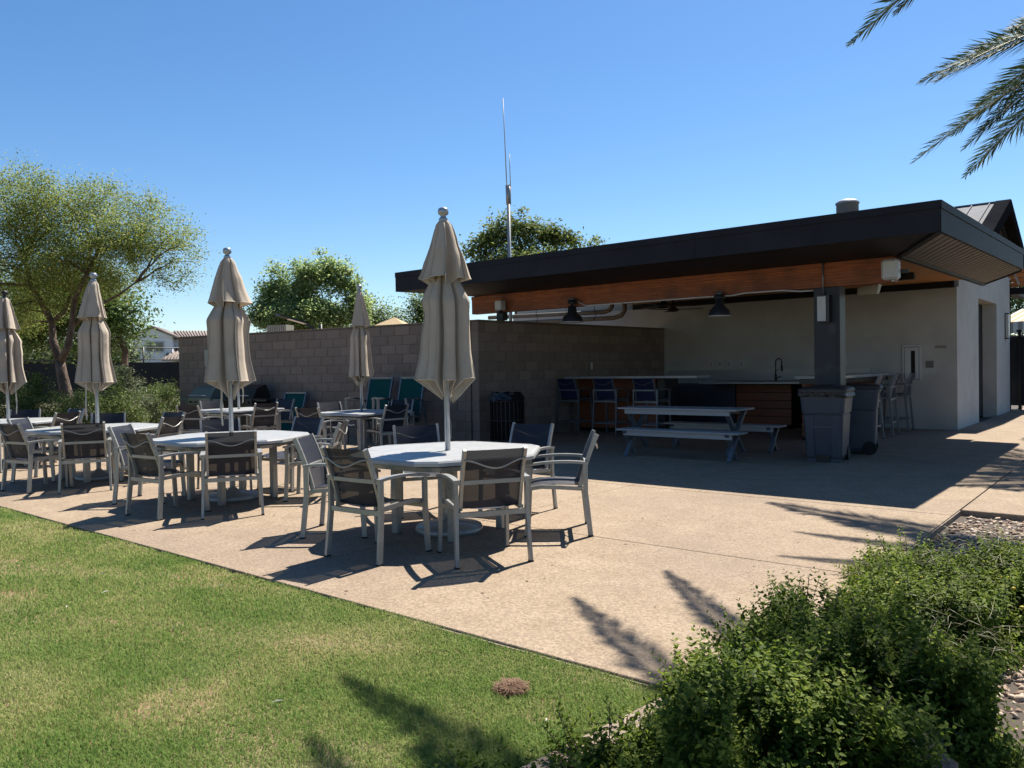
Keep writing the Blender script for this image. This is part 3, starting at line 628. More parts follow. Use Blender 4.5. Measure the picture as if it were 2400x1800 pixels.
m_ = MB(); m_.add([(-.16, -.08, -.08), (.13, -.08, -.08), (.16, -.08, .085), (-.16, -.08, .05), (-.13, .1, -.06), (.12, .1, -.06), (.16, .1, .09), (-.13, .1, .06)], [(0, 1, 2, 3), (5, 4, 7, 6), (1, 5, 6, 2), (4, 0, 3, 7), (3, 2, 6, 7), (4, 5, 1, 0)])
part('body', m_, 'beige_pl', b3, bevel=.01); part('mount', MB().bar((.0, 0, .06), (0, 0, .34), .04, .04), 'beige_pl', b3)
li = thing('wall_light', 'black framed white panel light on the column', 'light fixture', (-3.95, 12.28, 2.27))
part('housing', MB().box(-.085, .095, -.085, .03, -.205, .205), 'black', li); part('diffuser', MB().box(-.075, .05, -.10, -.087, -.185, .185), 'white_pl', li)
part('conduit', MB().tube([(-.01, -.02, .205), (-.01, -.02, .75)], .014, 8), 'alu2', li)
cdt = part('conduit', MB().tube([(-8.5, 12.27, 2.70), (-8.3, 12.28, 2.60), (-5.75, 12.28, 2.588), (-5.45, 12.28, 2.58), (-5.2, 12.28, 2.605), (-4.6, 12.28, 2.60), (-4.3, 12.29, 2.565), (-4.12, 12.3, 2.565)], .013, 8), 'white_pl', None); tag(cdt, 'long thin white conduit along the underside of the beam', 'conduit')
for i, (y, z0) in enumerate(((25.27, 2.02),)):
    t = thing('wall_light', 'thin black framed wall light near the stucco corner', 'light fixture', (-3.3, 25.3, 2.37))
    part('bracket', MB().box(0, .02, -.14, .14, -.35, .35), 'black', t); part('bracket', MB().box(0, .10, -.14, .14, .33, .35), 'black', t); part('bracket', MB().box(0, .10, -.14, .14, -.35, -.33), 'black', t); part('diffuser', MB().box(.021, .09, -.13, .13, -.32, .32), 'white_pl', t)
# insulated pipes with hangers behind the left wall
pp = thing('insulated_pipe', 'pair of tan insulated pipes hanging behind the dark block wall', 'pipe')
part('pipe', MB().tube([(-15.0, 17.2, 2.93), (-11.05, 17.2, 2.86), (-10.9, 17.2, 2.90), (-10.83, 17.2, 2.98), (-10.82, 17.2, 3.3)], .058, 12), 'pipe', pp)
part('pipe', MB().tube([(-15.0, 17.15, 2.73), (-10.75, 17.15, 2.69), (-10.52, 17.15, 2.74), (-10.42, 17.15, 2.86), (-10.42, 17.15, 3.3)], .058, 12), 'pipe', pp)
for x in (-14.2, -13.2, -12.2, -11.3): part('hanger', MB().tube([(x, 17.1, 3.4), (x, 17.1, 2.95), (x+.06, 17.08, 2.80), (x, 17.08, 2.66), (x-.05, 17.1, 2.72)], .008, 6), 'black', pp)

# ================================================================= FURNITURE: chairs
def arc(p0, p1, bow, n=6, ax=(0, 0, 1)):
    p0 = Vector(p0); p1 = Vector(p1); return [p0.lerp(p1, i/n)+Vector(ax)*bow*4*(i/n)*(1-i/n) for i in range(n+1)]
def make_chair(hs=0, name='armchair', cat='chair', sling='sling', metal='alu'):
    """origin under the seat centre, occupant faces +y.  hs: extra seat height (bar stool)"""
    t = thing(name, 'x', cat)
    sh = .43+hs; ah = .63+hs; top = .87+hs; W = .275
    def bp(tt):  # back post curve
        return (-.215-.10*tt-.055*tt*tt, sh-.02+(top-sh+.02)*tt)
    for s_ in (-1, 1):
        # rear leg up to the arm, front leg up to the arm
        fo = .03+hs*.06
        part('leg', MB().path([(s_*(W+.012), -.27-fo, 0), (s_*W, -.262, sh-.05), (s_*W, -.262, ah-.01)], .026, .042, (1, 0, 0)), metal, t)
        part('leg', MB().path([(s_*(W+.006), .235+fo*.4, 0), (s_*W, .225, sh-.05), (s_*W, .225, ah-.03)], .026, .042, (1, 0, 0)), metal, t)
        for y_ in (-.27-fo, .235+fo*.4): part('foot', MB().box(s_*(W+.012)-.015, s_*(W+.012)+.015, y_-.023, y_+.023, 0, .012), 'rubber', t)
        part('arm', MB().path(arc((s_*W, -.285, ah), (s_*W, .265, ah-.02), .022, 7), .045, .022, (1, 0, 0)), metal, t)
        part('back_post', MB().path([(s_*.232, *bp(i/8)) for i in range(9)], .024, .036, (1, 0, 0)), metal, t)
        part('seat_rail', MB().path([(s_*.245, -.23, sh-.025), (s_*.245, -.05, sh-.012), (s_*.245, .12, sh-.005), (s_*.245, .23, sh-.022)], .026, .034, (1, 0, 0)), metal, t)
    part('cross_rail', MB().bar((-W, -.272, ah-.012), (W, -.272, ah-.012), .024, .03), metal, t)
    part('cross_rail', MB().bar((-W, -.262, sh-.05), (W, -.262, sh-.05), .03, .038), metal, t)
    part('cross_rail', MB().bar((-W, .222, sh-.055), (W, .222, sh-.055), .026, .032), metal, t)
    y0, z0 = bp(.80)
    part('wave_rod', MB().tube([(x, y0-.030-.022*math.cos(x/.232*PI/2), z0+.012-.062*(.5+.5*math.cos(x/.232*PI))) for x in [-.232+.464*i/14 for i in range(15)]], .0062, 6), metal, t)
    rows = [[(x, bp(.015+.97*i/10)[0]+.012-.018*(1-(x/.22)**2), bp(.015+.97*i/10)[1]) for x in (-.222, -.15, -.07, 0, .07, .15, .222)] for i in range(11)]
    part('back_sling', MB().grid(rows), sling, t)
    rows = [[(x, -.225+.46*i/8, sh+.004-.030*(1-(x/.235)**2)+.012*math.sin(PI*i/8)-(.02*(i/8)**6)) for x in (-.235, -.16, -.08, 0, .08, .16, .235)] for i in range(9)]
    part('seat_sling', MB().grid(rows), sling, t)
    if hs:
        fz_ = .26
        for s_ in (-1, 1): part('footrest', MB().bar((s_*W, -.29, fz_), (s_*W, .24, fz_), .02, .03), metal, t)
        part('footrest', MB().bar((-W, -.285, fz_), (W, -.285, fz_), .02, .03), metal, t); part('footrest', MB().bar((-W, .24, fz_), (W, .24, fz_), .02, .03), metal, t)
    return t
CH = make_chair(); first = [True]
def chair(top, face, label, group, yawoff=0):
    """top: x,y of the middle of the back's top rail; face: point looked at"""
    top = Vector(top); d = (Vector(face)-top); a = math.atan2(d.y, d.x)+yawoff
    dirv = Vector((math.cos(a), math.sin(a))); c_ = top+dirv*.36; rz = a-PI/2
    if first[0]:
        first[0] = False; CH.location = (c_.x, c_.y, 0); CH.rotation_euler = (0, 0, rz); CH['label'] = label; CH['group'] = group; return CH
    return dup(CH, (c_.x, c_.y, 0), rz, label, group=group)

T1 = (-4.95, 5.08); T2 = (-8.3, 4.95); T3 = (-11.6, 4.85); T4 = (-14.9, 4.8); T5 = (-14.45, 8.8); T6 = (-11.1, 9.2)
G1, G2, G3, G4 = ['sling armchairs round the %s table' % s for s in ('nearest hexagonal', 'second hexagonal', 'third hexagonal', 'far left hexagonal')]
chair((-3.755, 4.345), T1, 'armchair nearest the camera, back to us, right of the near table umbrella pole', G1)
chair((-4.77, 3.78), (-4.85, 5.0), 'armchair at the near table turned slightly right, front left, arm touching its neighbour', G1)
chair((-6.0, 4.30), T1, 'armchair at the left side of the near table with sunlit silvery back', G1)
chair((-6.12, 5.80), T1, 'armchair behind the near table facing us, umbrella strap hanging over its back', G1)
chair((-5.11, 6.53), (-4.9, 5.1), 'armchair facing us at the back right of the near table, before the trash can', G1)
chair((-3.90, 5.87), T1, 'armchair seen side-on at the right end of the near table', G1)
chair((-7.18, 4.28), T2, 'armchair with its back square to us at the front of the second table', G2)
chair((-7.98, 3.70), (-8.1, 5.0), 'armchair at the front left of the second table, back to us', G2)
chair((-9.32, 4.15), T2, 'armchair with silvery sunlit back at the left of the second table', G2)
chair((-9.35, 5.42), T2, 'armchair facing us behind the second table and its pole', G2)
chair((-8.52, 6.19), T2, 'navy backed armchair facing us at the back right of the second table', G2)
chair((-7.32, 5.79), T2, 'armchair seen nearly side-on at the right end of the second table', G2)
chair((-10.34, 4.15), T3, 'armchair with back square to us at the front of the third table', G3)
chair((-11.16, 3.60), (-11.4, 4.9), 'armchair at the front left of the third table near the left picture edge', G3)
chair((-12.40, 4.12), T3, 'armchair with silvery back at the left side of the third table', G3)
chair((-12.75, 5.50), T3, 'armchair facing us behind the third table', G3)
chair((-11.80, 6.08), T3, 'navy armchair half hidden behind the third table right side', G3)
chair((-10.57, 5.42), T3, 'armchair with wavy rod at the right end of the third table', G3)
chair((-15.75, 5.35), T4, 'armchair facing us behind the far left table', G4)
chair((-15.05, 5.95), T4, 'navy armchair half hidden at the back of the far left table', G4)
chair((-13.72, 5.28), T4, 'armchair at the right end of the far left table, rod towards us', G4)
chair((-13.75, 4.0), T4, 'armchair at the front of the far left table, cut by the picture edge', G4)
G5 = 'sling armchairs round the back left square table'; G6 = 'sling armchairs round the back right square table'
chair((-13.35, 8.72), T5, 'armchair back to us at the right front of the back left square table', G5)
chair((-13.90, 7.42), T5, 'armchair at the left front of the back left square table', G5)
chair((-15.95, 9.05), T5, 'silvery armchair on the far left side of the back left square table', G5)
chair((-14.80, 10.15), T5, 'navy armchair on the wall side of the back left square table', G5)
chair((-10.05, 9.10), T6, 'armchair back to us at the right of the back right square table', G6)
chair((-10.78, 7.80), T6, 'brown shaded armchair at the left front of the back right square table', G6)
chair((-12.30, 9.40), T6, 'silvery armchair at the left of the back right square table', G6)
chair((-11.70, 10.75), T6, 'navy armchair on the wall side of the back right square table', G6)
# bar stools
ST = make_chair(.34, 'bar_stool', 'bar stool', 'sling_dk', 'alu2')
GS = 'bar stools at the raised bar'; GR = 'bar stools at the right bar return'
ST.location = (-10.03, 14.36, 0); ST['label'] = 'leftmost bar stool at the raised bar, beside the block wall'; ST['group'] = GS
dup(ST, (-9.07, 14.34, 0), .02, 'middle of the three bar stools at the raised bar', group=GS)
dup(ST, (-8.08, 14.32, 0), -.02, 'right one of the three bar stools at the raised bar', group=GS)
for i, (y_, lab) in enumerate(((15.62, 'nearest bar stool at the right bar return, beside the bins'), (16.75, 'middle bar stool at the right bar return'), (17.95, 'farthest bar stool at the right bar return, before extinguisher cabinet'))):
    dup(ST, (-4.36, y_, 0), PI/2+.06, lab, group=GR)

# ---- tables
def clip(poly, y0, y1):
    def half(P, c, s_):
        out = []
        for i in range(len(P)):
            a, b = P[i], P[(i+1) % len(P)]; fa, fb = s_*(a[1]-c), s_*(b[1]-c)
            if fa >= 0: out.append(a)
            if (fa < 0) != (fb < 0): t_ = fa/(fa-fb); out.append((a[0]+t_*(b[0]-a[0]), a[1]+t_*(b[1]-a[1])))
        return out
    p_ = half(poly, y0, 1); return half(p_, y1, -1) if len(p_) > 2 else []
def table(c_, rz, poly, label, cat, group, slats=True, leg=.33, lw=.07):
    t = thing('patio_table', label, cat, (*c_, 0), rz, group)
    n = len(poly); cx = 0
    def sc(f): return [(x*f, y*f) for x, y in poly]
    rim = MB(); ou = poly; inn_ = sc(.955)
    for i in range(n):
        j = (i+1) % n; a, b, c2, d2 = ou[i], ou[j], inn_[j], inn_[i]
        rim.add([(*a, .685), (*b, .685), (*c2, .685), (*d2, .685), (*a, .712), (*b, .712), (a[0]*.988, a[1]*.988, .727), (b[0]*.988, b[1]*.988, .727), (*c2, .727), (*d2, .727)],
                [(0, 3, 2, 1), (0, 1, 5, 4), (4, 5, 7, 6), (6, 7, 8, 9), (2, 3, 9, 8)])
    part('rim', rim, 'tabletop', t)
    ip = sc(.952); ymin = min(p_[1] for p_ in ip); ymax = max(p_[1] for p_ in ip); y = ymin; w_ = .086
    while y < ymax:
        q = clip(ip, y+.0045, min(y+w_-.0045, ymax)); 
        if len(q) > 2: part('slat', MB().prism(q, .705, .7255), 'tabletop', t)
        y += w_
    part('apron', MB().prism(sc(.80), .62, .655), 'alu', t)
    for sx in (-1, 1):
        for sy in (-1, 1): part('leg', MB().box(sx*leg-lw/2, sx*leg+lw/2, sy*leg-lw/2, sy*leg+lw/2, 0, .66), 'alu', t, bevel=.008)
    return t
hexa = []
for k in range(6):
    a = k*PI/3; v = Vector((math.cos(a), math.sin(a)))*.93
    pv = Vector((math.cos(a-PI/3), math.sin(a-PI/3)))*.93; nv = Vector((math.cos(a+PI/3), math.sin(a+PI/3)))*.93
    for q in (v.lerp(pv, .12), v.lerp(v*.99+Vector((0, 0)), .5), v.lerp(nv, .12)): hexa.append((q.x, q.y))
# keep clipped corners only
hexa = [h for i, h in enumerate(hexa) if i % 3 != 1]
table(T1, .05, hexa, 'nearest hexagonal slat table with umbrella, at centre', 'table', 'hexagonal slat tables')
table(T2, .0, hexa, 'second hexagonal slat table, left of the nearest one', 'table', 'hexagonal slat tables')
table(T3, .08, hexa, 'third hexagonal slat table from the centre', 'table', 'hexagonal slat tables')
table(T4, .0, hexa, 'far left hexagonal slat table cut by the picture edge', 'table', 'hexagonal slat tables')
sq = [(-.62, -.65), (.62, -.65), (.65, -.62), (.65, .62), (.62, .65), (-.62, .65), (-.65, .62), (-.65, -.62)]
table(T5, .0, sq, 'square slat table at the back left, before the grill', 'table', 'square slat tables', leg=.55)
table(T6, .05, sq, 'square slat table at the back right, before the teal chairs', 'table', 'square slat tables', leg=.55)

# ---- closed umbrellas
def umbrella(loc, tilt, seed, label, top=2.9, fat=1.0):
    r_ = np.random.default_rng(seed)
    t = thing('closed_umbrella', label, 'umbrella', (*loc, 0), 0, 'closed beige umbrellas in the tables'); t.rotation_euler = (tilt[0], tilt[1], r_.uniform(0, 6.28) if seed else 0)
    t.rotation_mode = 'XYZ'
    part('pole', MB().tube([(0, 0, .06), (0, 0, top-.12)], .0245, 14), 'pole', t)
    part('sleeve', MB().tube([(0, 0, .0), (0, 0, .32)], .032, 14), 'alu', t)
    part('base', MB().lathe([(0, 0), (.30, 0), (.305, .03), (.29, .06), (.10, .085), (.05, .12), (.04, .13), (0, .13)], 36), 'alu', t)
    part('finial', MB().lathe([(.035, top-.125), (.042, top-.105), (.03, top-.09), (.022, top-.078), (.044, top-.062), (.049, top-.04), (.044, top-.015), (.03, top-.003), (0, top)], 20), 'steel_dk' if seed == 4 else 'pole', t)
    def tier(z1, z0, prof, valley, hemdrop, NF, m_, name):
        """cloth gathered in flat panels between outward ridges and deep inward creases"""
        vr = (np.arange(NF)+r_.uniform(-.30, .30, NF))*2*PI/NF; vr = np.sort(vr); tw = r_.normal(0, .10, NF)
        gap = np.diff(np.append(vr, vr[0]+2*PI)); va = vr+gap*r_.uniform(.32, .68, NF); tv = r_.normal(0, .16, NF)
        wl = r_.uniform(.30, .44, NF); wr = r_.uniform(.30, .44, NF); R2 = r_.uniform(.62, 1.08, NF)
        R_ = r_.uniform(.62, 1.14, NF); V_ = valley*r_.uniform(.6, 1.35, NF); dz = r_.uniform(.5, 1.25, NF); kn = r_.uniform(-.12, .12, NF); kz = r_.uniform(.3, .7, NF)
        sg = r_.uniform(-.02, .02, 2); rows = []; SEG = 3
        for i in range(m_+1):
            u = i/m_; base = np.interp(u, [a for a, b in prof], [b for a, b in prof])*fat; z = z1+(z0-z1)*u
            op = np.interp(u, [0, .2, 1], [.75, .25, 0])         # folds open out with the drop
            he = max(0, (u-.84)/.16) if name == 'canopy' else max(0, (u-.9)/.1)
            sx_ = math.sin(PI*u)*sg[0]; sy_ = math.sin(PI*u)*sg[1]; P_ = []
            for k in range(NF):
                he2 = z+.02*dz[k]*he; kk = 1+kn[k]*math.exp(-((u-kz[k])/.12)**2)
                for sgn, rr_, ww in ((-1, R_[k], wl[k]), (1, R2[k], wr[k])):
                    a = vr[k]+tw[k]*u+sgn*gap[k]*ww; r = base*(rr_*(1-op)+op)*kk; P_.append(Vector((r*math.cos(a), r*math.sin(a), he2)))
                a = vr[k]+gap[k]*.5+tw[k]*u+tv[k]*u*.3; r = base*(V_[k]*(1-op)+op*.8)*(1-.25*he); P_.append(Vector((max(r, .026)*math.cos(a), max(r, .026)*math.sin(a), z-hemdrop*dz[k]*he)))
            row = []
            for q in range(3*NF):
                A_, B_ = P_[q], P_[(q+1) % (3*NF)]
                for t_ in range(SEG):
                    f = t_/SEG; p = A_.lerp(B_, f); n_ = Vector((p.x, p.y, 0)); bul = .006*math.sin(PI*f)*math.sin(4*u+q*1.7)*(.3+u)
                    if n_.length > 1e-4: p = p+n_.normalized()*bul
                    row.append((p.x+sx_, p.y+sy_, p.z))
            row.append(row[0]); rows.append(row)
        last = rows[-1]; inn_ = [(x*.84, y*.84, z-.010) for x, y, z in last]; in2 = [(x*.5, y*.5, z+.03) for x, y, z in last]
        o = part(name, MB().grid(rows), 'canvas', t)
        hm = MB(); hm.tube([(x*1.004, y*1.004, z) for x, y, z in last], .0042, 5, cap=False); part('hem', hm, 'hem', o)
        if name == 'canopy': part('inner_fold', MB().grid([last, inn_, in2]), 'canvas', o)
        for q in range(0, NF): part('rib_seam', MB().tube([rows[i][q*3*SEG] for i in range(2, m_+1, 2)], .0028, 4, cap=False), 'hem', o)
        return o
    zt = top-.12
    tier(zt, 2.25, [(0, .042), (.05, .072), (1, .232)], .45, .06, int(r_.integers(5, 8)), 14, 'vent_flap')
    tier(2.40, 1.35, [(0, .07), (.13, .115), (.20, .16), (.32, .225), (.42, .215), (.75, .235), (1, .278)], .30, .16, int(r_.integers(7, 10)), 30, 'canopy')
    # strap
    a = r_.uniform(0, 6.28) if seed else 2.6
    cx, cy = .17*math.cos(a), .17*math.sin(a)
    st_ = part('tie_strap', MB().path([(cx, cy, 1.34), (cx+.01, cy, 1.2), (cx-.005, cy+.01, 1.05), (cx+.012, cy, .90), (cx, cy, .86)], .016, .002, (0, 1, 0)), 'hem', t)
    part('tie_strap', MB().path([(cx+.01, cy, 1.33), (cx+.035, cy, 1.18), (cx+.01, cy, 1.07), (cx+.035, cy+.01, .97), (cx+.03, cy, .84)], .014, .002, (0, 1, 0)), 'hem', t)
    return t
umbrella(T1, (0, 0), 11, 'closed beige umbrella in the nearest table, tallest in the picture')
umbrella(T2, (.0, .004), 22, 'closed beige umbrella in the second table, before the wall sign', fat=1.08)
umbrella(T3, (.0, .0), 33, 'closed beige umbrella in the third table, before the tree trunk', fat=.97)
umbrella(T4, (0, .0), 4, 'closed beige umbrella with dark finial at the far left edge')
umbrella(T5, (0, 0), 55, 'closed beige umbrella half hidden behind the second table umbrella', fat=.8)
umbrella(T6, (0, .0), 66, 'closed slim beige umbrella in the back right square table', top=3.0, fat=.80)

# ---- picnic table and benches
def bench(name, loc, L, W, hgt, label, cat, nb=3, spread=.28, ht=.36):
    t = thing(name, label, cat, loc)
    bw = W/nb
    for k in range(nb): part('board', MB().box(-L/2, L/2, -W/2+k*bw+.003, -W/2+(k+1)*bw-.003, hgt-.028, hgt), 'picnic', t, bevel=.003)
    for s_ in (-1, 1): part('apron', MB().box(-L/2+.12, L/2-.12, s_*(W/2-.05)-.012, s_*(W/2-.05)+.012, hgt-.105, hgt-.029), 'picnic', t)
    for sx in (-1, 1):
        x = sx*(L/2-.17)
        for s_ in (-1, 1): part('leg', MB().bar((x+s_*.022, s_*W*.42, hgt-.03), (x+s_*.022, -s_*spread*W, .0), .042, .075 if hgt > .6 else .06, up=(1, 0, 0)), 'picnic_leg', t)
    return t
bench('picnic_table', (-6.2, 12.05, 0), 2.15, .74, .745, 'pale slatted picnic table with crossed blue grey legs', 'picnic table', 5, .5)
bench('picnic_bench', (-5.83, 11.15, 0), 2.1, .34, .44, 'near pale bench in front of the picnic table', 'bench', 3, .55)
bench('picnic_bench', (-5.83, 12.75, 0), 2.1, .34, .44, 'far pale bench behind the picnic table', 'bench', 3, .55)

# ---- wheeled bins
def bin_(loc, rz, label, bagged):
    t = thing('wheeled_bin', label, 'bin', loc, rz, 'grey wheeled bins by the column')
    def sec(w_, d_, y_, z, r_=.05):
        pts = []
        for cx, cy, a0 in ((w_/2-r_, d_/2-r_, 0), (-w_/2+r_, d_/2-r_, PI/2), (-w_/2+r_, -d_/2+r_, PI), (w_/2-r_, -d_/2+r_, 1.5*PI)):
            for k in range(4): pts.append((cx+r_*math.cos(a0+k*PI/6), cy+r_*math.sin(a0+k*PI/6)+y_, z))
        return pts
    rows = [sec(.46, .52, .02, .04), sec(.50, .56, .02, .10), sec(.56, .64, .01, .69), sec(.545, .62, .01, .70), sec(.545, .62, .01, .712), sec(.59, .67, .0, .72), sec(.63, .72, 0, .985), sec(.66, .75, 0, .99), sec(.66, .75, 0, 1.02)]
    rows = [r_+[r_[0]] for r_ in rows]; body = part('body', MB().grid(rows, False), 'bin', t)
    part('front_panel', MB().box(-.11, .11, -.285, -.262, .56, .67), 'lid', body); part('front_rib', MB().box(-.15, .15, -.312, -.275, .50, .535), 'bin', body)
    for s_ in (-1, 1): part('front_rib', MB().bar((s_*.17, -.265, .08), (s_*.19, -.305, .69), .11, .03, up=(0, 1, 0)), 'bin', body)
    part('foot_notch', MB().box(-.10, .09, -.262, -.245, .0, .11), 'black', body)
    part('skirt', MB().box(-.23, -.10, -.245, -.2, 0, .06), 'bin', body); part('skirt', MB().box(.09, .23, -.245, -.2, 0, .06), 'bin', body)
    lid = MB(); lr = [sec(.67, .78, .0, 1.022, .08), sec(.69, .80, 0, 1.05, .09), sec(.66, .77, 0, 1.085, .1), sec(.45, .55, 0, 1.115, .1), sec(.2, .25, 0, 1.125, .06)]
    lid.grid([r_+[r_[0]] for r_ in lr]); part('lid', lid, 'lid', t)
    if bagged:
        br = [sec(.665+.01*((i*7) % 3), .765, 0, 1.018-.022*i, .05) for i in range(4)]
        br = [[(x*(1+.012*math.sin(31*x+17*y+5*i)), y*(1+.012*math.cos(23*x+i)), z+.012*math.sin(13*x+19*y)) for x, y, z in r_+[r_[0]]] for i, r_ in enumerate(br)]
        part('bin_bag', MB().grid(br), 'bag', t)
    for s_ in (-1, 1): 
        w_ = MB(); w_.tube([(s_*.225, .225, .105), (s_*.270, .225, .105)], .105, 18); part('wheel', w_, 'rubber', t)
    part('handle', MB().tube([(-.26, .38, .96), (-.26, .43, .98), (.26, .43, .98), (.26, .38, .96)], .014, 8), 'bin', t)
    return t
bin_((-3.84, 12.00, 0), .12, 'front grey wheeled bin with black bag under its lid', True)
bin_((-3.80, 13.25, 0), -1.35, 'rear grey wheeled bin turned sideways behind the first', False)
# slatted trash can
tc_ = thing('trash_can', 'black slatted metal trash can with bag by the wall corner', 'trash can', (-9.80, 11.72, 0)); tc_.scale = (1.08, 1.08, 1.04)
for k in range(26):
    a = 2*PI*k/26; x, y = .30*math.cos(a), .30*math.sin(a); part('slat', MB().bar((x, y, .05), (x, y, .80), .012, .032, up=(x, y, 0)), 'black', tc_)
for z in (.05, .42, .78): part('hoop', MB().lathe([(.285, z), (.285, z+.03), (.31, z+.03), (.31, z), (.285, z)], 28), 'black', tc_)
part('liner', MB().lathe([(0, .03), (.26, .03), (.27, .84), (.25, .84)], 20), 'near_black', tc_)
rows = [[((.30+.03*i+.015*math.sin(5*a+i))*math.cos(a), (.30+.03*i+.015*math.sin(7*a))*math.sin(a), .88-.05*i+.012*math.sin(9*a)) for a in [2*PI*k/36 for k in range(37)]] for i in (-1, -.4, 0, .6, 1.2, 1.7)]
part('bin_bag', MB().grid([[(x, y, z+.02) for x, y, z in r_] for r_ in rows]), 'bag', tc_)

# ---- teal lounge chairs by the wall
def lounge(loc, rz, label, hgt=1.3):
    t = thing('lounge_chair', label, 'chair', loc, rz, 'teal sling chairs by the block wall')
    def bp(u): return (-.24-.22*u-.05*u*u, .40+(hgt-.40)*u)
    for s_ in (-1, 1):
        part('back_post', MB().path([(s_*.27, *bp(i/8)) for i in range(9)], .03, .045, (1, 0, 0)), 'alu2', t)
        part('arm', MB().path([(s_*.32, -.42, .80), (s_*.32, -.1, .885), (s_*.32, .2, .90), (s_*.32, .38, .895)], .05, .028, (1, 0, 0)), 'alu2', t)
        part('leg', MB().bar((s_*.32, .34, 0), (s_*.32, .34, .88), .045, .045), 'alu2', t); part('leg', MB().bar((s_*.32, -.52, 0), (s_*.32, -.34, .84), .04, .045), 'alu2', t)
        part('seat_rail', MB().bar((s_*.29, -.3, .52), (s_*.29, .34, .55), .03, .05), 'alu2', t)
    part('top_rail', MB().bar((-.285, bp(1)[0], hgt), (.285, bp(1)[0], hgt), .035, .04), 'alu2', t)
    part('cross_rail', MB().bar((-.32, .34, .56), (.32, .34, .56), .03, .10), 'alu2', t)
    part('back_sling', MB().grid([[(x, bp(.97*i/9)[0]+.015-.02*(1-(x/.26)**2), bp(.97*i/9)[1]) for x in (-.26, -.13, 0, .13, .26)] for i in range(10)]), 'teal', t)
    part('seat_sling', MB().grid([[(x, -.28+.6*i/6, .56-.02*(1-(x/.28)**2)) for x in (-.28, -.14, 0, .14, .28)] for i in range(7)]), 'teal', t)
    return t
lounge((-12.55, 10.60, 0), PI+.30, 'left teal high back sling chair against the block wall')
lounge((-11.72, 10.72, 0), PI+.30, 'right teal high back sling chair beside the near umbrella')
lc = thing('leaning_lounger', 'low teal sling back leaning on the wall beside the grill', 'chair', (-15.35, 10.72, 0), PI+.25)
for s_ in (-1, 1): part('frame_rail', MB().bar((s_*.30, .25, .0), (s_*.30, -.12, .98), .035, .045), 'alu2', lc)
part('frame_rail', MB().bar((-.3, -.12, .98), (.3, -.12, .98), .035, .04), 'alu2', lc); part('back_sling', MB().grid([[(x, .24-.365*i/4, .03+.94*i/4) for x in (-.28, 0, .28)] for i in range(5)]), 'teal', lc)

# ---- grills
def grill(loc, rz, label, lidm, bodym):
    t = thing('grill', label, 'grill', loc, rz)
    part('cart', MB().box(-.42, .42, -.26, .26, .08, .78), bodym, t); part('shelf', MB().box(-.85, -.43, -.25, .25, .80, .84), 'grill_lid' if lidm != 'black' else 'black', t); part('shelf', MB().box(.43, .85, -.25, .25, .80, .84), 'grill_lid' if lidm != 'black' else 'black', t)
    m_ = MB(); m_.add([(-.42, -.28, .86), (.42, -.28, .86), (.42, .26, .86), (-.42, .26, .86), (-.40, -.12, 1.10), (.40, -.12, 1.10), (.36, .16, 1.18), (-.36, .16, 1.18), (-.42, .26, .9), (.42, .26, .9)], [(0, 1, 5, 4), (4, 5, 6, 7), (7, 6, 9, 8), (0, 4, 7, 8, 3), (1, 2, 9, 6, 5)])
    part('lid', m_, lidm, t); part('control_panel', MB().box(-.42, .42, -.30, -.262, .70, .855), 'steel' if lidm != 'black' else 'black', t)
    part('handle', MB().tube([(-.34, -.33, .93), (.34, -.33, .93)], .014, 8), 'steel', t)
    for k in range(4): part('knob', MB().tube([(-.3+.2*k, -.30, .77), (-.3+.2*k, -.335, .77)], .025, 10), 'black', t)
    for sx in (-1, 1): part('wheel', MB().tube([(sx*.36, -.2, .06), (sx*.40, -.2, .06)], .06, 12), 'rubber', t)
    return t
grill((-18.15, 10.25, 0), .12, 'stainless grill with grey green lid at the wall left end', 'grill_lid', 'steel')
grill((-16.65, 10.45, 0), .12, 'black grill half hidden behind the second umbrella', 'black', 'black')
sg = thing('wall_sign', 'pale square notice on the block wall left end', 'sign', (-18.62, 10.66, 1.85), .126)
part('board', MB().box(-.33, .33, -.02, 0, -.21, .21), 'sign', sg)
for k, (y_, w_) in enumerate(((.15, .02), (.10, .09), (.04, .15), (0, .12), (-.04, .16), (-.08, .1), (-.13, .13))): part('text_line', MB().box(-w_, w_, -.024, -.021, y_-.006, y_+.006), 'ink', sg)

# ================================================================= FOLIAGE
quad = np.array([[0, 0, 0], [.5, .30, .08], [1, 0, 0], [.5, -.30, .08]]); QF = np.array([[0, 1, 2], [0, 2, 3]])
def foliage(clusters, nper, sig, size, m, name, flat=1.0, narrow=1.0):
    C_ = np.repeat(np.array([c[:3] for c in clusters]), nper, 0); sg_ = np.repeat(np.array([c[3] for c in clusters]), nper)
    n = len(C_); T = C_+rng.normal(0, 1, (n, 3))*np.array([1, 1, flat])*sg_[:, None]*sig
    S = rng.uniform(.6, 1.3, n)*size
    V, Fc = replicate(quad*np.array([1, narrow, 1]), QF, randrot(n, .9), T, S)
    return npmesh(name, V, Fc, m)
def limb(m_, a, b, r0, r1, wob=.15, n=7, seed=0):
    r_ = random.Random(seed); a = Vector(a); b = Vector(b); L = (b-a).length
    pts = [a.lerp(b, i/n)+Vector((r_.uniform(-1, 1), r_.uniform(-1, 1), r_.uniform(-.4, .4)))*wob*L*.25*math.sin(PI*i/n)+Vector((0, 0, .10*L*math.sin(PI*i/n))) for i in range(n+1)]
    m_.tube(pts, [r0+(r1-r0)*(i/n)**.8 for i in range(n+1)], 7); return pts
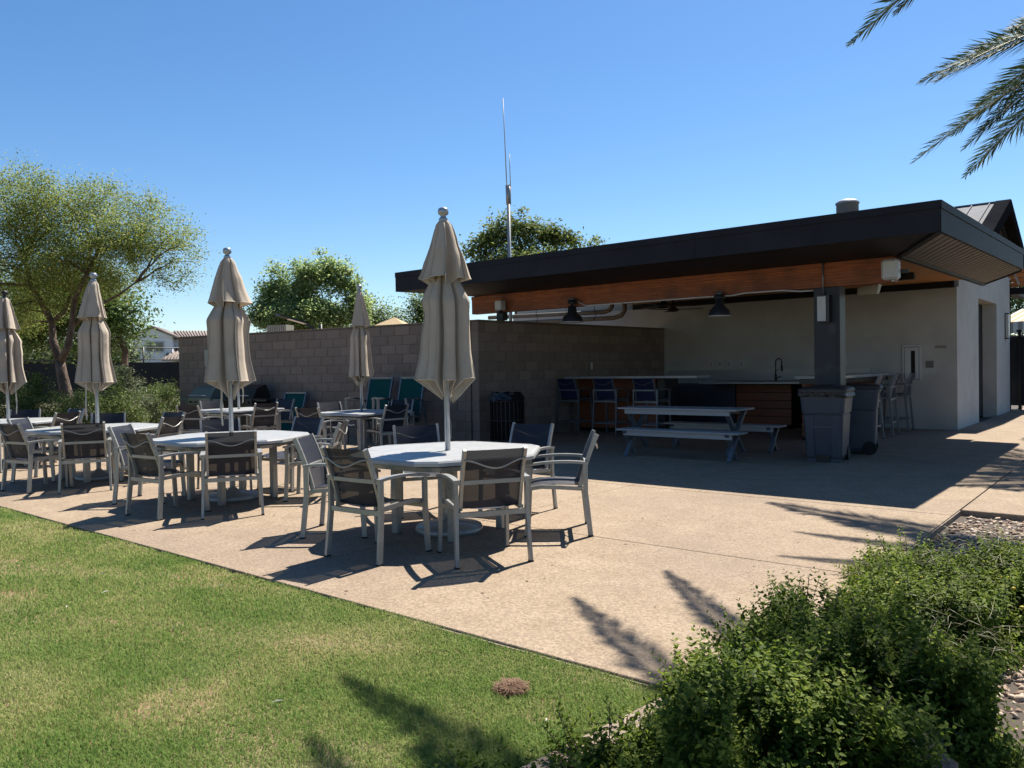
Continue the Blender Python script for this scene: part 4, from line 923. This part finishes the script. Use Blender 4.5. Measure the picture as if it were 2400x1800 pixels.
def tree(name, label, base, forks, ells, ncl, nper, sig, size, leaf, tr, cat='tree', shell=.55, flat=.8, narrow=1.0, group=None, seed=1, csz=.30):
    """forks: list of trunk polylines (absolute); ells: (cx,cy,cz,rx,ry,rz) crown lobes"""
    global rng
    rng = np.random.default_rng(seed); random.seed(seed)
    t = thing(name, label, cat, base, 0, group); bx, by, bz = base
    m_ = MB(); ends = []
    for f, r0, r1 in forks:
        pts = [Vector(p)-Vector(base) for p in f]; k = len(pts)
        m_.tube(pts, [r0+(r1-r0)*i/(k-1) for i in range(k)], 9); ends.append(pts[-1]); 
        ends += pts[2:-1] if k > 3 else []
        ends += [pts[i_].lerp(pts[i_+1], .5) for i_ in range(2, k-1)]
    part('trunk', m_, 'bark', t)
    tot = sum(e[3]*e[4]*e[5] for e in ells); cl = []
    for e in ells:
        k = max(3, int(ncl*e[3]*e[4]*e[5]/tot)); d = rng.normal(0, 1, (k, 3)); d /= np.linalg.norm(d, axis=1)[:, None]
        rr = (shell+(1-shell)*rng.random(k)**.7)[:, None]
        p_ = d*rr*np.array(e[3:6])*(1+.12*np.sin(d[:, [0]]*7+e[0])+.1*np.sin(d[:, [2]]*9))+np.array(e[:3])-np.array(base)
        for q in p_: cl.append((*q, rng.uniform(.6, 1.5)*csz))
    br = MB()
    for i, q in enumerate(cl[::max(1, len(cl)//55)]):
        e = min(ends, key=lambda v: (v-Vector(q[:3])).length); limb(br, e, q[:3], .030*tr, .007*tr, .3, 6, i)
    part('branches', br, 'bark', t)
    link('crown', foliage(cl, nper, sig, size, leaf, 'crown', flat, narrow), t)
    return t
def W(px, py, d):   # a point d metres in front of the camera along a sight line, used to lay out distant things
    v = F+R*((px-1200)/1847)-U*((py-900)/1847); return Vector((0, 0, H))+v*d
# big acacia at left, 21 m off
b = W(168, 985, 21); b.z = 0
fk = [([W(166, 985, 21), W(158, 930, 21), W(146, 880, 21), W(140, 845, 21)], .17, .12),
      ([W(141, 850, 21), W(124, 800, 21.2), W(122, 755, 21.2), W(95, 705, 21), W(72, 670, 20.8), W(60, 610, 20.5)], .11, .05),
      ([W(141, 850, 21), W(160, 810, 20.8), W(168, 765, 20.8), W(175, 700, 20.5), W(205, 640, 20), W(230, 590, 20)], .10, .045),
      ([W(122, 757, 21.2), W(150, 730, 21), W(168, 690, 21.4), W(160, 620, 22)], .07, .035),
      ([W(165, 770, 21), W(215, 725, 20.5), W(280, 690, 20), W(318, 662, 19.6)], .05, .02)]
ell = []
for px, py, d, rx, rz_2 in ((60, 520, 20.5, 1.5, .9), (180, 470, 20.5, 1.3, .6), (290, 560, 20, 1.35, .85), (160, 620, 20.5, 1.7, .85), (400, 560, 20, .75, .65), (395, 655, 20, .6, .5), (-60, 640, 21, 1.5, 1.0), (30, 740, 21.5, 1.1, .6), (110, 690, 21, .9, .5), (240, 660, 21, .9, .6), (70, 400, 21, .35, .4), (0, 440, 21, .9, .5), (330, 480, 20.5, .7, .35), (445, 590, 20, .35, .3)):
    q = W(px, py, d); ell.append((q.x, q.y, q.z, rx, rx, rz_2))
tree('acacia_tree', 'broad acacia with yellow green crown and forked trunk at left', b, [([p for p in f], a, c2) for f, a, c2 in fk], ell, 980, 120, .86, .072, 'leaf_a', 1.0, seed=3, shell=.25, narrow=.62, csz=.21)
def simple_tree(label, px, base_y, d, lobes, ncl, nper, size, leaf, seed, name='tree', flat=.8, csz=.30, grp='trees beyond the wall', narrow=.8, shell=.4, tr=1.0):
    b = W(px, base_y, d); b.z = 0; top = W(px, min(l_[1] for l_ in lobes), d)
    ell = []
    for lx, ly, rx, rz_2 in lobes:
        q = W(lx, ly, d+random.uniform(-.5, .5)); ell.append((q.x, q.y, q.z, rx, rx, rz_2))
    mid = (ell[0][0]*.3+b.x*.7, ell[0][1]*.3+b.y*.7)
    fks = [([b, Vector((mid[0], mid[1], max(.8, top.z*.3))), Vector((mid[0]+.2, mid[1], top.z*.55)), Vector((ell[0][0], ell[0][1], top.z*.8))], .2, .06)]
    return tree(name, label, b, fks, ell, ncl, nper, .9, size, leaf, tr, seed=seed, group=grp, csz=csz, flat=flat, narrow=narrow, shell=shell)
simple_tree('dense dark green tree filling in behind the acacia', 300, 900, 29, [(262, 735, 1.15, 1.0), (235, 795, .9, .55), (200, 720, 1.3, 1.0), (60, 770, 1.6, .9), (120, 700, 1.4, 1.0)], 330, 90, .16, 'leaf_b', 5, 'leafy_tree', csz=.36)
simple_tree('grey green bushy tree beyond the tennis fence', 230, 960, 50, [(240, 835, 2.4, 1.3), (285, 848, 1.0, .9), (120, 840, 2.6, 1.2), (40, 850, 2.2, 1.3)], 260, 70, .26, 'leaf_e', 6, 'leafy_tree', csz=.5)
simple_tree('feathery green ash tree above the block wall', 730, 900, 35, [(632, 700, .42, .95), (660, 690, .45, 1.1), (700, 705, .5, 1.0), (708, 650, .32, .75), (735, 650, .4, .95), (770, 645, .4, .9), (800, 655, .38, .95), (830, 690, .42, 1.0), (845, 735, .5, .7), (720, 745, 1.9, .75), (615, 740, .55, .7), (640, 640, .2, .45), (752, 615, .22, .4), (690, 600+25, .2, .4), (820, 640, .2, .4)], 760, 85, .15, 'leaf_f', 8, 'ash_tree', csz=.20, shell=.2)
simple_tree('thin pale young tree right of the ash tree', 890, 900, 40, [(880, 735, .8, .55), (930, 750, .7, .4), (850, 770, .9, .5)], 90, 45, .15, 'leaf_d', 9, 'young_tree', csz=.34)
simple_tree('pale branch of tree peeking beside the near umbrella', 1000, 900, 40, [(985, 705, .55, .6), (1000, 745, .8, .5)], 70, 50, .15, 'leaf_d', 10, 'young_tree', csz=.30)
simple_tree('dark round crowned tree rising behind the pavilion roof', 1240, 900, 38, [(1125, 580, .7, .8), (1165, 555, .7, .85), (1205, 560, .6, .9), (1230, 545, .55, .85), (1275, 555, .7, .75), (1315, 560, .6, .8), (1350, 585, .5, .5), (1395, 580, .35, .45), (1240, 640, 2.6, 1.0)], 480, 85, .18, 'leaf_c', 12, 'oak_tree', csz=.25, shell=.2)
simple_tree('airy tree beyond the black fence at far right', 2390, 960, 50, [(2385, 700, 1.4, 1.3), (2440, 650, 1.5, 1.6), (2370, 760, 1.2, .8)], 150, 55, .22, 'leaf_d', 14, 'leafy_tree', csz=.45)

# shrubs in the bed left of the wall
def shrub(label, px, py, d, rx, rz_2, leaf, seed, ncl=190, nper=70, size=.055, spikes=0):
    global rng
    rng = np.random.default_rng(seed); b = W(px, py, d); b.z = 0
    t = thing('shrub', label, 'shrub', b, 0, 'shrubs in the bed left of the wall'); cl = []
    d_ = rng.normal(0, 1, (ncl, 3)); d_ /= np.linalg.norm(d_, axis=1)[:, None]; d_[:, 2] = np.abs(d_[:, 2])
    for q in d_*np.array([rx, rx, rz_2])*(rng.uniform(.72, 1, ncl)[:, None])*(1+.14*np.sin(d_[:, [0]]*6+px)+.12*np.sin(d_[:, [1]]*8)): cl.append((*q, .10))
    for k in range(spikes):
        a = rng.uniform(0, 6.28); r_ = rng.uniform(0, rx*.6)
        for j in range(5): cl.append((r_*math.cos(a), r_*math.sin(a), rz_2*.9+j*.11, .05))
    m_ = MB()
    for i in range(14):
        a = i*2*PI/14; m_.tube([(0, 0, 0), (rx*.4*math.cos(a), rx*.4*math.sin(a), rz_2*.45), (rx*.8*math.cos(a), rx*.8*math.sin(a), rz_2*.75)], [.02, .014, .006], 5)
    part('stems', m_, 'stem', t); link('foliage', foliage(cl, nper, .95, size, leaf, 'foliage', .9, .6), t)
for i, a in enumerate((('dark green shrub at far left behind the tables', 20, 1000, 20, .9, 1.2, 'leaf_g'), ('dark green shrub left of the acacia trunk', 95, 1000, 19.5, .75, 1.15, 'leaf_g'), ('bright shrub right behind the acacia trunk', 200, 1000, 19, .75, 1.1, 'leaf_g'), ('pale spiky shrub behind the third table', 262, 1005, 18, .85, 1.05, 'leaf_g'), ('tall spiky grey green shrub at centre of bed', 300, 990, 19.5, .7, 1.3, 'leaf_e'), ('rounded bright green shrub next to the wall end', 382, 975, 22, .62, 1.15, 'leaf_g'), ('low green shrub between the round and spiky ones', 340, 985, 21, .55, 1.05, 'leaf_g'))):
    shrub(*a, 40+i, spikes=(0, 5, 0, 2, 7, 0, 0)[i])

# ---- tennis fence
A = W(58, 816, 41); B = W(430, 816, 44.7); D = (B-A).normalized(); D.z = 0; D.normalize(); A0 = A-D*9
fe = thing('tennis_fence', 'tall black chain link fence with dark windscreen at left', 'fence', (A0.x, A0.y, 0), math.atan2(D.y, D.x))
L = 24.0
part('windscreen', MB().box(0, L, -.03, .0, .1, 2.15), 'screen', fe)
for i in range(7): part('post', MB().tube([(3.1*i+2.2, 0.03, 0), (3.1*i+2.2, 0.03, 3.0)], .045, 8), 'black', fe)
part('rail', MB().tube([(0, .03, 2.95), (L, .03, 2.95)], .028, 8), 'black', fe); part('rail', MB().tube([(0, .03, 2.3), (L, .03, 2.3)], .022, 8), 'black', fe)
m_ = MB()
for i in range(120):
    x = i*.2; m_.bar((x, .03, 2.15), (x+.8, .03, 2.95), .004, .004); m_.bar((x+.8, .03, 2.15), (x, .03, 2.95), .004, .004)
o = part('chain_link', m_, 'black', fe); o['kind'] = 'stuff'
# ---- far house
h0 = W(352, 771, 90); hs_ = thing('far_house', 'two storey pale house with tiled roof beyond the tennis fence', 'house', (h0.x, h0.y, 0), math.atan2(R0.y, R0.x)+.25)
part('wall', MB().box(-1.9, 2.3, 0, 8, 0, 5.9), 'housewall', hs_); part('wall', MB().box(2.3, 7, 2.0, 9, 0, 5.6), 'housewall', hs_)
m_ = MB(); m_.add([(-2.1, -.1, 5.75), (2.5, -.1, 5.75), (.2, -.1, 6.75), (-2.1, 8, 5.75), (2.5, 8, 5.75), (.2, 8, 6.75)], [(0, 1, 2), (3, 5, 4)]); part('gable', m_, 'housewall', hs_)
def rslope(a, b, c2, d2, nt_):
    pts = [Vector(p) for p in (a, b, c2, d2)]   # a-b eave, d-c ridge
    o = None; m_ = MB(); m_.add(pts+[p+Vector((0, 0, .12)) for p in pts], [(0, 1, 2, 3), (7, 6, 5, 4), (0, 4, 5, 1), (1, 5, 6, 2), (2, 6, 7, 3), (3, 7, 4, 0)]); rf = part('roof', m_, 'tile', hs_)
    for i in range(nt_):
        t_ = (i+.5)/nt_; p0 = pts[0].lerp(pts[1], t_)+Vector((0, 0, .16)); p1 = pts[3].lerp(pts[2], t_)+Vector((0, 0, .16)); part('tile_row', MB().tube([p0, p1], .09, 6), 'tile', rf)
rslope((-2.5, 9, 5.6), (-2.5, -.4, 5.6), (.2, -.4, 6.85), (.2, 9, 6.85), 20); rslope((2.9, -.4, 5.6), (2.9, 9, 5.6), (.2, 9, 6.85), (.2, -.4, 6.85), 20)
rslope((2.9, 1.4, 5.45), (7.6, 1.4, 5.45), (7.0, 6, 6.6), (1.5, 6, 6.6), 16); rslope((1.6, -2.6, 3.0), (7.4, -2.6, 3.0), (7.4, 2, 4.3), (1.6, 2, 4.3), 18)
wn = part('window', MB().box(-.5, 1.45, -.06, -.0, 4.0, 5.3), 'white_pl', hs_)
for k in range(2): part('pane', MB().box(-.36+k*.9, .42+k*.9, -.09, -.062, 4.15, 5.15), 'glass', wn)
# ---- far things over the wall
tn = thing('canvas_tent', 'tan pyramid shade canopy peeking over the block wall', 'canopy', (*W(924, 745, 32).xy, 0), .5)
m_ = MB(); m_.add([(0, 0, 3.62), (-1.9, -1.9, 2.55), (1.9, -1.9, 2.55), (1.9, 1.9, 2.55), (-1.9, 1.9, 2.55)], [(0, 1, 2), (0, 2, 3), (0, 3, 4), (0, 4, 1)]); part('roof', m_, 'tent', tn)
for sx in (-1, 1):
    for sy in (-1, 1): part('post', MB().tube([(sx*1.85, sy*1.85, 0), (sx*1.85, sy*1.85, 2.55)], .04, 8), 'black', tn)
q = W(752, 780, 28); lp = thing('solar_street_lamp', 'black street lamp with long panel arm over the wall', 'street lamp', (q.x, q.y, 0))
part('pole', MB().tube([(0, 0, 0), (0, 0, 3.15)], .06, 8), 'black', lp)
e1 = W(715, 757, 27.8)-q; e2 = W(650, 738, 27.2)-q; q0 = Vector((0, 0, q.z))
part('arm', MB().bar((0, 0, q.z-.05), (e1.x, e1.y, q.z+e1.z), .09, .09), 'black', lp); part('lamp_head', MB().bar((e1.x, e1.y, q.z+e1.z), (e2.x, e2.y, q.z+e2.z), .34, .05), 'black', lp)
e3 = e1.lerp(e2, .62); part('led_panel', MB().bar((e1.x, e1.y, q.z+e1.z-.035), (e3.x, e3.y, q.z+e3.z-.035), .26, .012), 'housewall', lp)
q = W(658, 775, 23); ac = thing('rooftop_unit', 'tan ribbed air conditioning unit just over the wall', 'air conditioner', (q.x, q.y, 0), .5)
part('housing', MB().box(-.29, .29, -.25, .25, 1.9, 2.83), 'beige_pl', ac)
for k in range(9): part('louver', MB().box(-.29+.068*k, -.27+.068*k, -.275, -.251, 2.2, 2.80), 'tentw', ac)
part('stand', MB().box(-.25, .25, -.2, .2, 0, 1.9), 'beige_pl', ac)
# ---- right side: black fence and striped canopy
bf = thing('black_fence', 'black solid panel fence with capped post at the right edge', 'fence', (-3.5, 27.0, 0), -.1)
part('panel', MB().box(0, .30, 0, .03, .12, 2.1), 'screen', bf); part('panel', MB().box(.38, 2.1, 0, .03, .12, 2.1), 'screen', bf)
part('post', MB().box(.30, .38, -.04, .06, 0, 2.25), 'black', bf); part('post_cap', MB().box(.27, .41, -.08, .10, 2.25, 2.31), 'black', bf); part('rail', MB().box(0, 2.1, -.02, .05, 2.1, 2.15), 'alu2', bf)
q = W(2375, 740, 45); sc_ = thing('striped_canopy', 'cream and grey striped cabana canopy at the right edge', 'canopy', (q.x, q.y, 0), -.6)
zt = q.z
for k in range(16):
    x0 = -1.2+k*.30; mt = 'tentw' if k % 2 else 'tent'; m_ = MB(); m_.add([(x0, 0, zt-.35), (x0+.30, 0, zt-.35), (x0+.30, 2, zt+.5), (x0, 2, zt+.5)], [(0, 1, 2, 3)]); part('roof_stripe', m_, 'tent' if k % 2 else 'tentw', sc_)
    part('valance_stripe', MB().box(x0, x0+.298, -.02, 0, zt-1.0, zt-.36), 'tentg' if k % 2 else 'tentw', sc_)
for x in (-1.1, 3.7): part('post', MB().box(x, x+.1, 0, .1, 0, zt-.4), 'tentw', sc_)

# ================================================================= PALMS
def frond_mesh(crown, tip, lift, seed, nl=125, wide=.74):
    r_ = random.Random(seed); a = Vector((0, 0, 0)); b = Vector(tip)-Vector(crown); mid = a.lerp(b, .5)+Vector((0, 0, lift)); N = 22
    def q(t_): return a*(1-t_)**2+mid*2*t_*(1-t_)+b*t_*t_
    pts = [q(i/N) for i in range(N+1)]; rc = MB(); rc.tube(pts, [.030*(1-.82*i/N) for i in range(N+1)], 5)
    lf = MB()
    for s_ in (-1, 1):
        for k in range(nl):
            t_ = .12+.88*k/(nl-1); p = q(t_); tg = (q(min(1, t_+.02))-q(t_-.02)).normalized(); sd = tg.cross(Vector((0, 0, 1))).normalized()*s_; up = sd.cross(tg)*s_
            up = up if up.z > 0 else -up
            ln = wide*(math.sin(PI*min(1, .18+.80*t_))**.6)*r_.uniform(.85, 1.12)*(1 if t_ < .93 else .8); w_ = .0175*r_.uniform(.9, 1.2)
            fw = .55+.45*t_; di = (sd*(1-.35*t_)+tg*fw+up*r_.uniform(-.15, .55)).normalized(); dr_ = Vector((0, 0, -1))*ln*r_.uniform(.03, .14)
            wv = di.cross(up).normalized()*w_; e = p+di*ln+dr_; m1 = p+di*ln*.5
            lf.add([p-wv*.4, m1-wv, e, m1+wv, p+wv*.4, m1+up*.006], [(0, 1, 5), (1, 2, 5), (2, 3, 5), (3, 4, 5)])
    return rc, lf
def palm(base, h, label, explicit, seed, nr=34, wide=.74, nwide=99, narrow=.45):
    r_ = random.Random(seed); t = thing('date_palm', label, 'palm tree', (*base, 0), 0, 'date palms along the path'); crown = Vector((*base, h))
    zz_ = [i*h/26 for i in range(27)]; m_ = MB()
    prof = []
    for i in range(60): z = i*(h-.1)/59; prof.append((.19+(.03 if i % 2 else 0)+(.05*max(0, (z-h+1.2))), z))
    part('trunk', m_.lathe(prof, 14), 'palmbark', t); part('crown_shaft', MB().lathe([(.22, h-.8), (.34, h-.4), (.30, h-.1), (.1, h+.15), (0, h+.2)], 14), 'palmbark', t)
    tips = [(Vector(p), l_) for p, l_ in explicit]
    k = 0; tries = 0
    while k < nr and tries < 900:
        tries += 1; az = r_.uniform(0, 2*PI); el = r_.uniform(-.75, 1.25); Lf = r_.uniform(3.3, 4.1)
        tip_ = crown+Vector((math.cos(az)*math.cos(el), math.sin(az)*math.cos(el), math.sin(el)-.25))*Lf*.9
        dev = abs((az-PI+PI) % (2*PI)-PI)
        lx = math.cos(az)
        if lx < -.25: continue
        bad = False
        for u in (.15, .3, .5, .7, .85, 1):
            pp_ = crown.lerp(tip_, u)+Vector((0, 0, .9*4*u*(1-u)*.5)); x_, y_ = proj(pp_)
            if -50 < x_ < 2440 and -60 < y_ < 1900: bad = True
        if bad: continue
        tips.append((tip_, r_.uniform(.6, 1.3))); k += 1
    for i, (tp, lf_) in enumerate(tips):
        rc, lf = frond_mesh(crown, tp, lf_, seed*100+i, wide=wide if i < nwide else narrow)
        fo = part('frond', lf, 'palm', t, (0, 0, h)); part('rachis', rc, 'rachis', fo)
    return t
palm((.25, 12.2), 7.6, 'middle date palm at right whose frond tips hang into the top of view', [((-3.45, 12.0, 6.05), .6), ((-2.75, 11.6, 6.15), .7), ((-2.75, 10.9, 6.3), .6), ((-2.55, 9.95, 6.25), .6)], 21, nr=18, wide=.6, nwide=2, narrow=.26)
palm((.25, 17.5), 7.5, 'far date palm at right with fronds reaching left over the roof', [((-2.64, 14.21, 6.05), 0.39), ((-3.4, 16.0, 6.55), 0.42), ((-3.58, 16.27, 5.18), 0.42), ((-3.22, 19.3, 5.4), 0.45), ((-2.3, 15.0, 5.2), 0.42), ((-2.7, 17.4, 6.3), 0.39), ((-2.2, 20.8, 5.5), 0.42), ((-1.8, 14.6, 6.6), 0.42), ((-3.0, 15.2, 6.25), 0.35), ((-2.9, 17.2, 5.5), 0.39), ((-3.3, 18.4, 6.1), 0.39), ((-2.4, 16.0, 5.0), 0.42), ((-1.7, 15.5, 5.2), 0.39)], 31)
palm((.55, 6.9), 7.4, 'nearest date palm standing just outside the right edge', [((-2.98, 8.62, 5.6), .7), ((-3.12, 7.58, 5.4), .7), ((-3.3, 5.78, 5.2), .35), ((-2.6, 5.2, 5.4), 1.1), ((-2.2, 4.6, 5.3), 1.1), ((-2.4, 6.1, 6.3), 1.2), ((-2.9, 5.3, 5.2), 1.0), ((-2.5, 4.5, 5.0), 1.0), ((-1.7, 4.7, 5.5), 1.0), ((-1.1, 4.0, 5.3), 1.0), ((-2.0, 5.2, 6.0), .6), ((-1.4, 4.4, 6.2), .6), ((-2.5, 5.6, 5.4), .4), ((-1.9, 5.5, 5.6), .4), ((-1.5, 5.0, 5.4), .4)], 41, wide=.34)

# ================================================================= LANTANA
rng = np.random.default_rng(99)
def leaf_t(L_, w_): # folded pointed leaf, 6 tris
    V = np.array([[0, 0, 0], [.3, w_, .10], [.72, w_*.72, .10], [1, 0, -.06], [.72, -w_*.72, .10], [.3, -w_, .10], [.5, 0, .015]])*np.array([L_, L_, L_])
    return V, np.array([[0, 6, 1], [1, 6, 2], [2, 6, 3], [3, 6, 4], [4, 6, 5], [5, 6, 0]])
def sprig(seed, n=7):
    """a shoot with opposite leaf pairs"""
    r_ = random.Random(seed); VV = []; FF = []; o = 0; H_ = .16; c = Vector((r_.uniform(-.03, .03), r_.uniform(-.03, .03), 0))
    for i in range(n):
        z = H_*(.12+.88*i/(n-1)); s_ = (1.1-.62*(i/(n-1))**1.5)*r_.uniform(.85, 1.15); a0 = (i % 2)*PI/2+r_.uniform(-.4, .4)
        for k in (0, PI):
            V, Fc = leaf_t(.033*s_, .29); ti = r_.uniform(-.15, .65)-(.2 if i < 2 else 0)+.35*(i/(n-1)); a = a0+k
            Ry = np.array([[math.cos(ti), 0, -math.sin(ti)], [0, 1, 0], [math.sin(ti), 0, math.cos(ti)]]); Rz = np.array([[math.cos(a), -math.sin(a), 0], [math.sin(a), math.cos(a), 0], [0, 0, 1]])
            V = V@Ry.T@Rz.T+np.array([c.x*(z/H_)**2, c.y*(z/H_)**2, z]); VV.append(V); FF.append(Fc+o); o += 7
    return np.concatenate(VV), np.concatenate(FF)
SPR = [sprig(i) for i in range(7)]
def rot_to(d, tw):
    """rotation taking +z to d"""
    z = d/np.linalg.norm(d, axis=1)[:, None]; h_ = np.where(np.abs(z[:, [2]]) > .95, np.array([[1., 0, 0]]), np.array([[0., 0, 1]])); x = np.cross(h_, z); x /= np.linalg.norm(x, axis=1)[:, None]; y = np.cross(z, x)
    c, s_ = np.cos(tw)[:, None], np.sin(tw)[:, None]; x2 = x*c+y*s_; y2 = -x*s_+y*c
    return np.stack([x2, y2, z], 2)
def lantana(cx, cy, rx, ry, hz, n, label, z0=-.08, flowers=0, long_=30):
    t = thing('lantana_bush', label, 'shrub', (cx, cy, z0), 0, 'lantana bushes in the gravel planter')
    per = n//len(SPR)
    VV = []; FF = []; o = 0; stem = MB()
    for V, Fc in SPR:
        d = rng.normal(0, 1, (per, 3)); d[:, 2] = np.abs(d[:, 2]); d /= np.linalg.norm(d, axis=1)[:, None]
        az = np.arctan2(d[:, 1], d[:, 0]); lum = 1+.17*np.sin(3*az+cx*5)+.15*np.sin(7*az+cy*3)+.14*np.sin(d[:, 2]*11+az*3)
        rad = rng.uniform(.50, 1.0, per)**.5*lum
        T = d*np.array([rx, ry, hz])*rad[:, None]; T[:, 2] = np.maximum(T[:, 2], .03)
        di = d*np.array([.8, .8, 1.0])+np.array([0, 0, .55])+rng.normal(0, .33, (per, 3))
        V2, F2 = replicate(V, Fc, rot_to(di, rng.uniform(0, 6.28, per)), T-di/np.linalg.norm(di, axis=1)[:, None]*.08, rng.uniform(.7, 1.25, per))
        VV.append(V2); FF.append(F2+o); o += len(V2)
    # long shoots sticking out
    for k in range(long_):
        a = rng.uniform(0, 6.28); e = rng.uniform(.25, 1.35); dv = np.array([math.cos(a)*math.cos(e), math.sin(a)*math.cos(e), math.sin(e)]); p0 = dv*np.array([rx, ry, hz])*.9
        dd = dv+np.array([0, 0, .35])+rng.normal(0, .2, 3); dd /= np.linalg.norm(dd); m = rng.integers(1, 3)
        stem.tube([p0-dd*.15, p0, p0+dd*.1*m], [.003, .0025, .0018], 4)
        for j in range(m):
            V, Fc = SPR[rng.integers(0, 7)]; V2, F2 = replicate(V, Fc, rot_to(dd[None], rng.uniform(0, 6.28, 1)), (p0+dd*(.10*j))[None], np.array([.85])); VV.append(V2); FF.append(F2+o); o += len(V2)
    link('foliage', npmesh('foliage', np.concatenate(VV), np.concatenate(FF), 'lantana'), t)
    for k in range(110):
        a = rng.uniform(0, 6.28); q = rng.uniform(.5, .95); e = rng.uniform(.2, 1.2); p = np.array([math.cos(a)*math.cos(e)*rx, math.sin(a)*math.cos(e)*ry, math.sin(e)*hz])*q
        stem.tube([(p[0]*.1, p[1]*.1, .02), p*.55+np.array([0, 0, .05]), p], [.006, .0045, .0025], 4)
    part('stems', stem, 'stem', t)
    if flowers:
        m_ = MB()
        for k in range(flowers):
            a = rng.uniform(0, 6.28); e = rng.uniform(.5, 1.4); p = np.array([math.cos(a)*math.cos(e)*rx, math.sin(a)*math.cos(e)*ry, math.sin(e)*hz])*1.05
            m_.lathe([(.0, .012), (.009, .009), (.013, .001), (.007, -.006), (0, -.008)], 6, p)
        part('flowers', m_, 'flower', t)
    return t
lantana(-1.06, 2.68, .50, .42, .42, 3300, 'large lantana bush nearest the camera at the bottom edge')
lantana(-.84, 3.28, .40, .42, .44, 2600, 'lantana bush behind the bottom one with dry patch')
lantana(-1.22, 3.55, .38, .50, .40, 2100, 'lantana bush spilling over the patio edge with tall dark shoots', long_=60)
lantana(-1.02, 4.45, .38, .46, .34, 1800, 'lantana bush in mid planter with yellow flowers', flowers=14, long_=45)
lantana(-.58, 5.05, .34, .38, .32, 1200, 'lantana bush at the right edge with yellow flowers', flowers=12)
lantana(-1.22, 5.50, .40, .46, .24, 1400, 'far lantana bush beside the bare gravel, reaching onto patio', flowers=6, long_=50)
lantana(-.66, 5.95, .46, .38, .26, 1100, 'farthest lantana bush below the side path', flowers=5)
lantana(-1.46, 2.28, .22, .22, .17, 600, 'low dark lantana bush in front of the mow curb at the bottom edge', long_=26)
lantana(-1.55, 1.92, .30, .22, .15, 700, 'small lantana sprigs at the lawn edge bottom centre', long_=14)
# dead canes lying through the bushes
m_ = MB(); rr_ = random.Random(5)
for k in range(260):
    cx, cy = rr_.choice(((-.75, 5.6), (-.9, 3.2), (-.7, 3.9), (-1.05, 4.9))); a = rr_.uniform(0, 6.28); x, y = cx+rr_.gauss(0, .16), cy+rr_.gauss(0, .16); z = rr_.uniform(.1, .36); L_ = rr_.uniform(.08, .22)
    m_.tube([(x, y, z), (x+L_*math.cos(a)*.5, y+L_*math.sin(a)*.5, z+rr_.uniform(0, .05)), (x+L_*math.cos(a), y+L_*math.sin(a), z+rr_.uniform(-.05, .06))], [.0014, .0012, .0008], 4)
o = part('dead_canes', m_, M['rachis'], None); o['kind'] = 'stuff'; o['label'] = 'dry straw coloured canes tangled in the lantana'
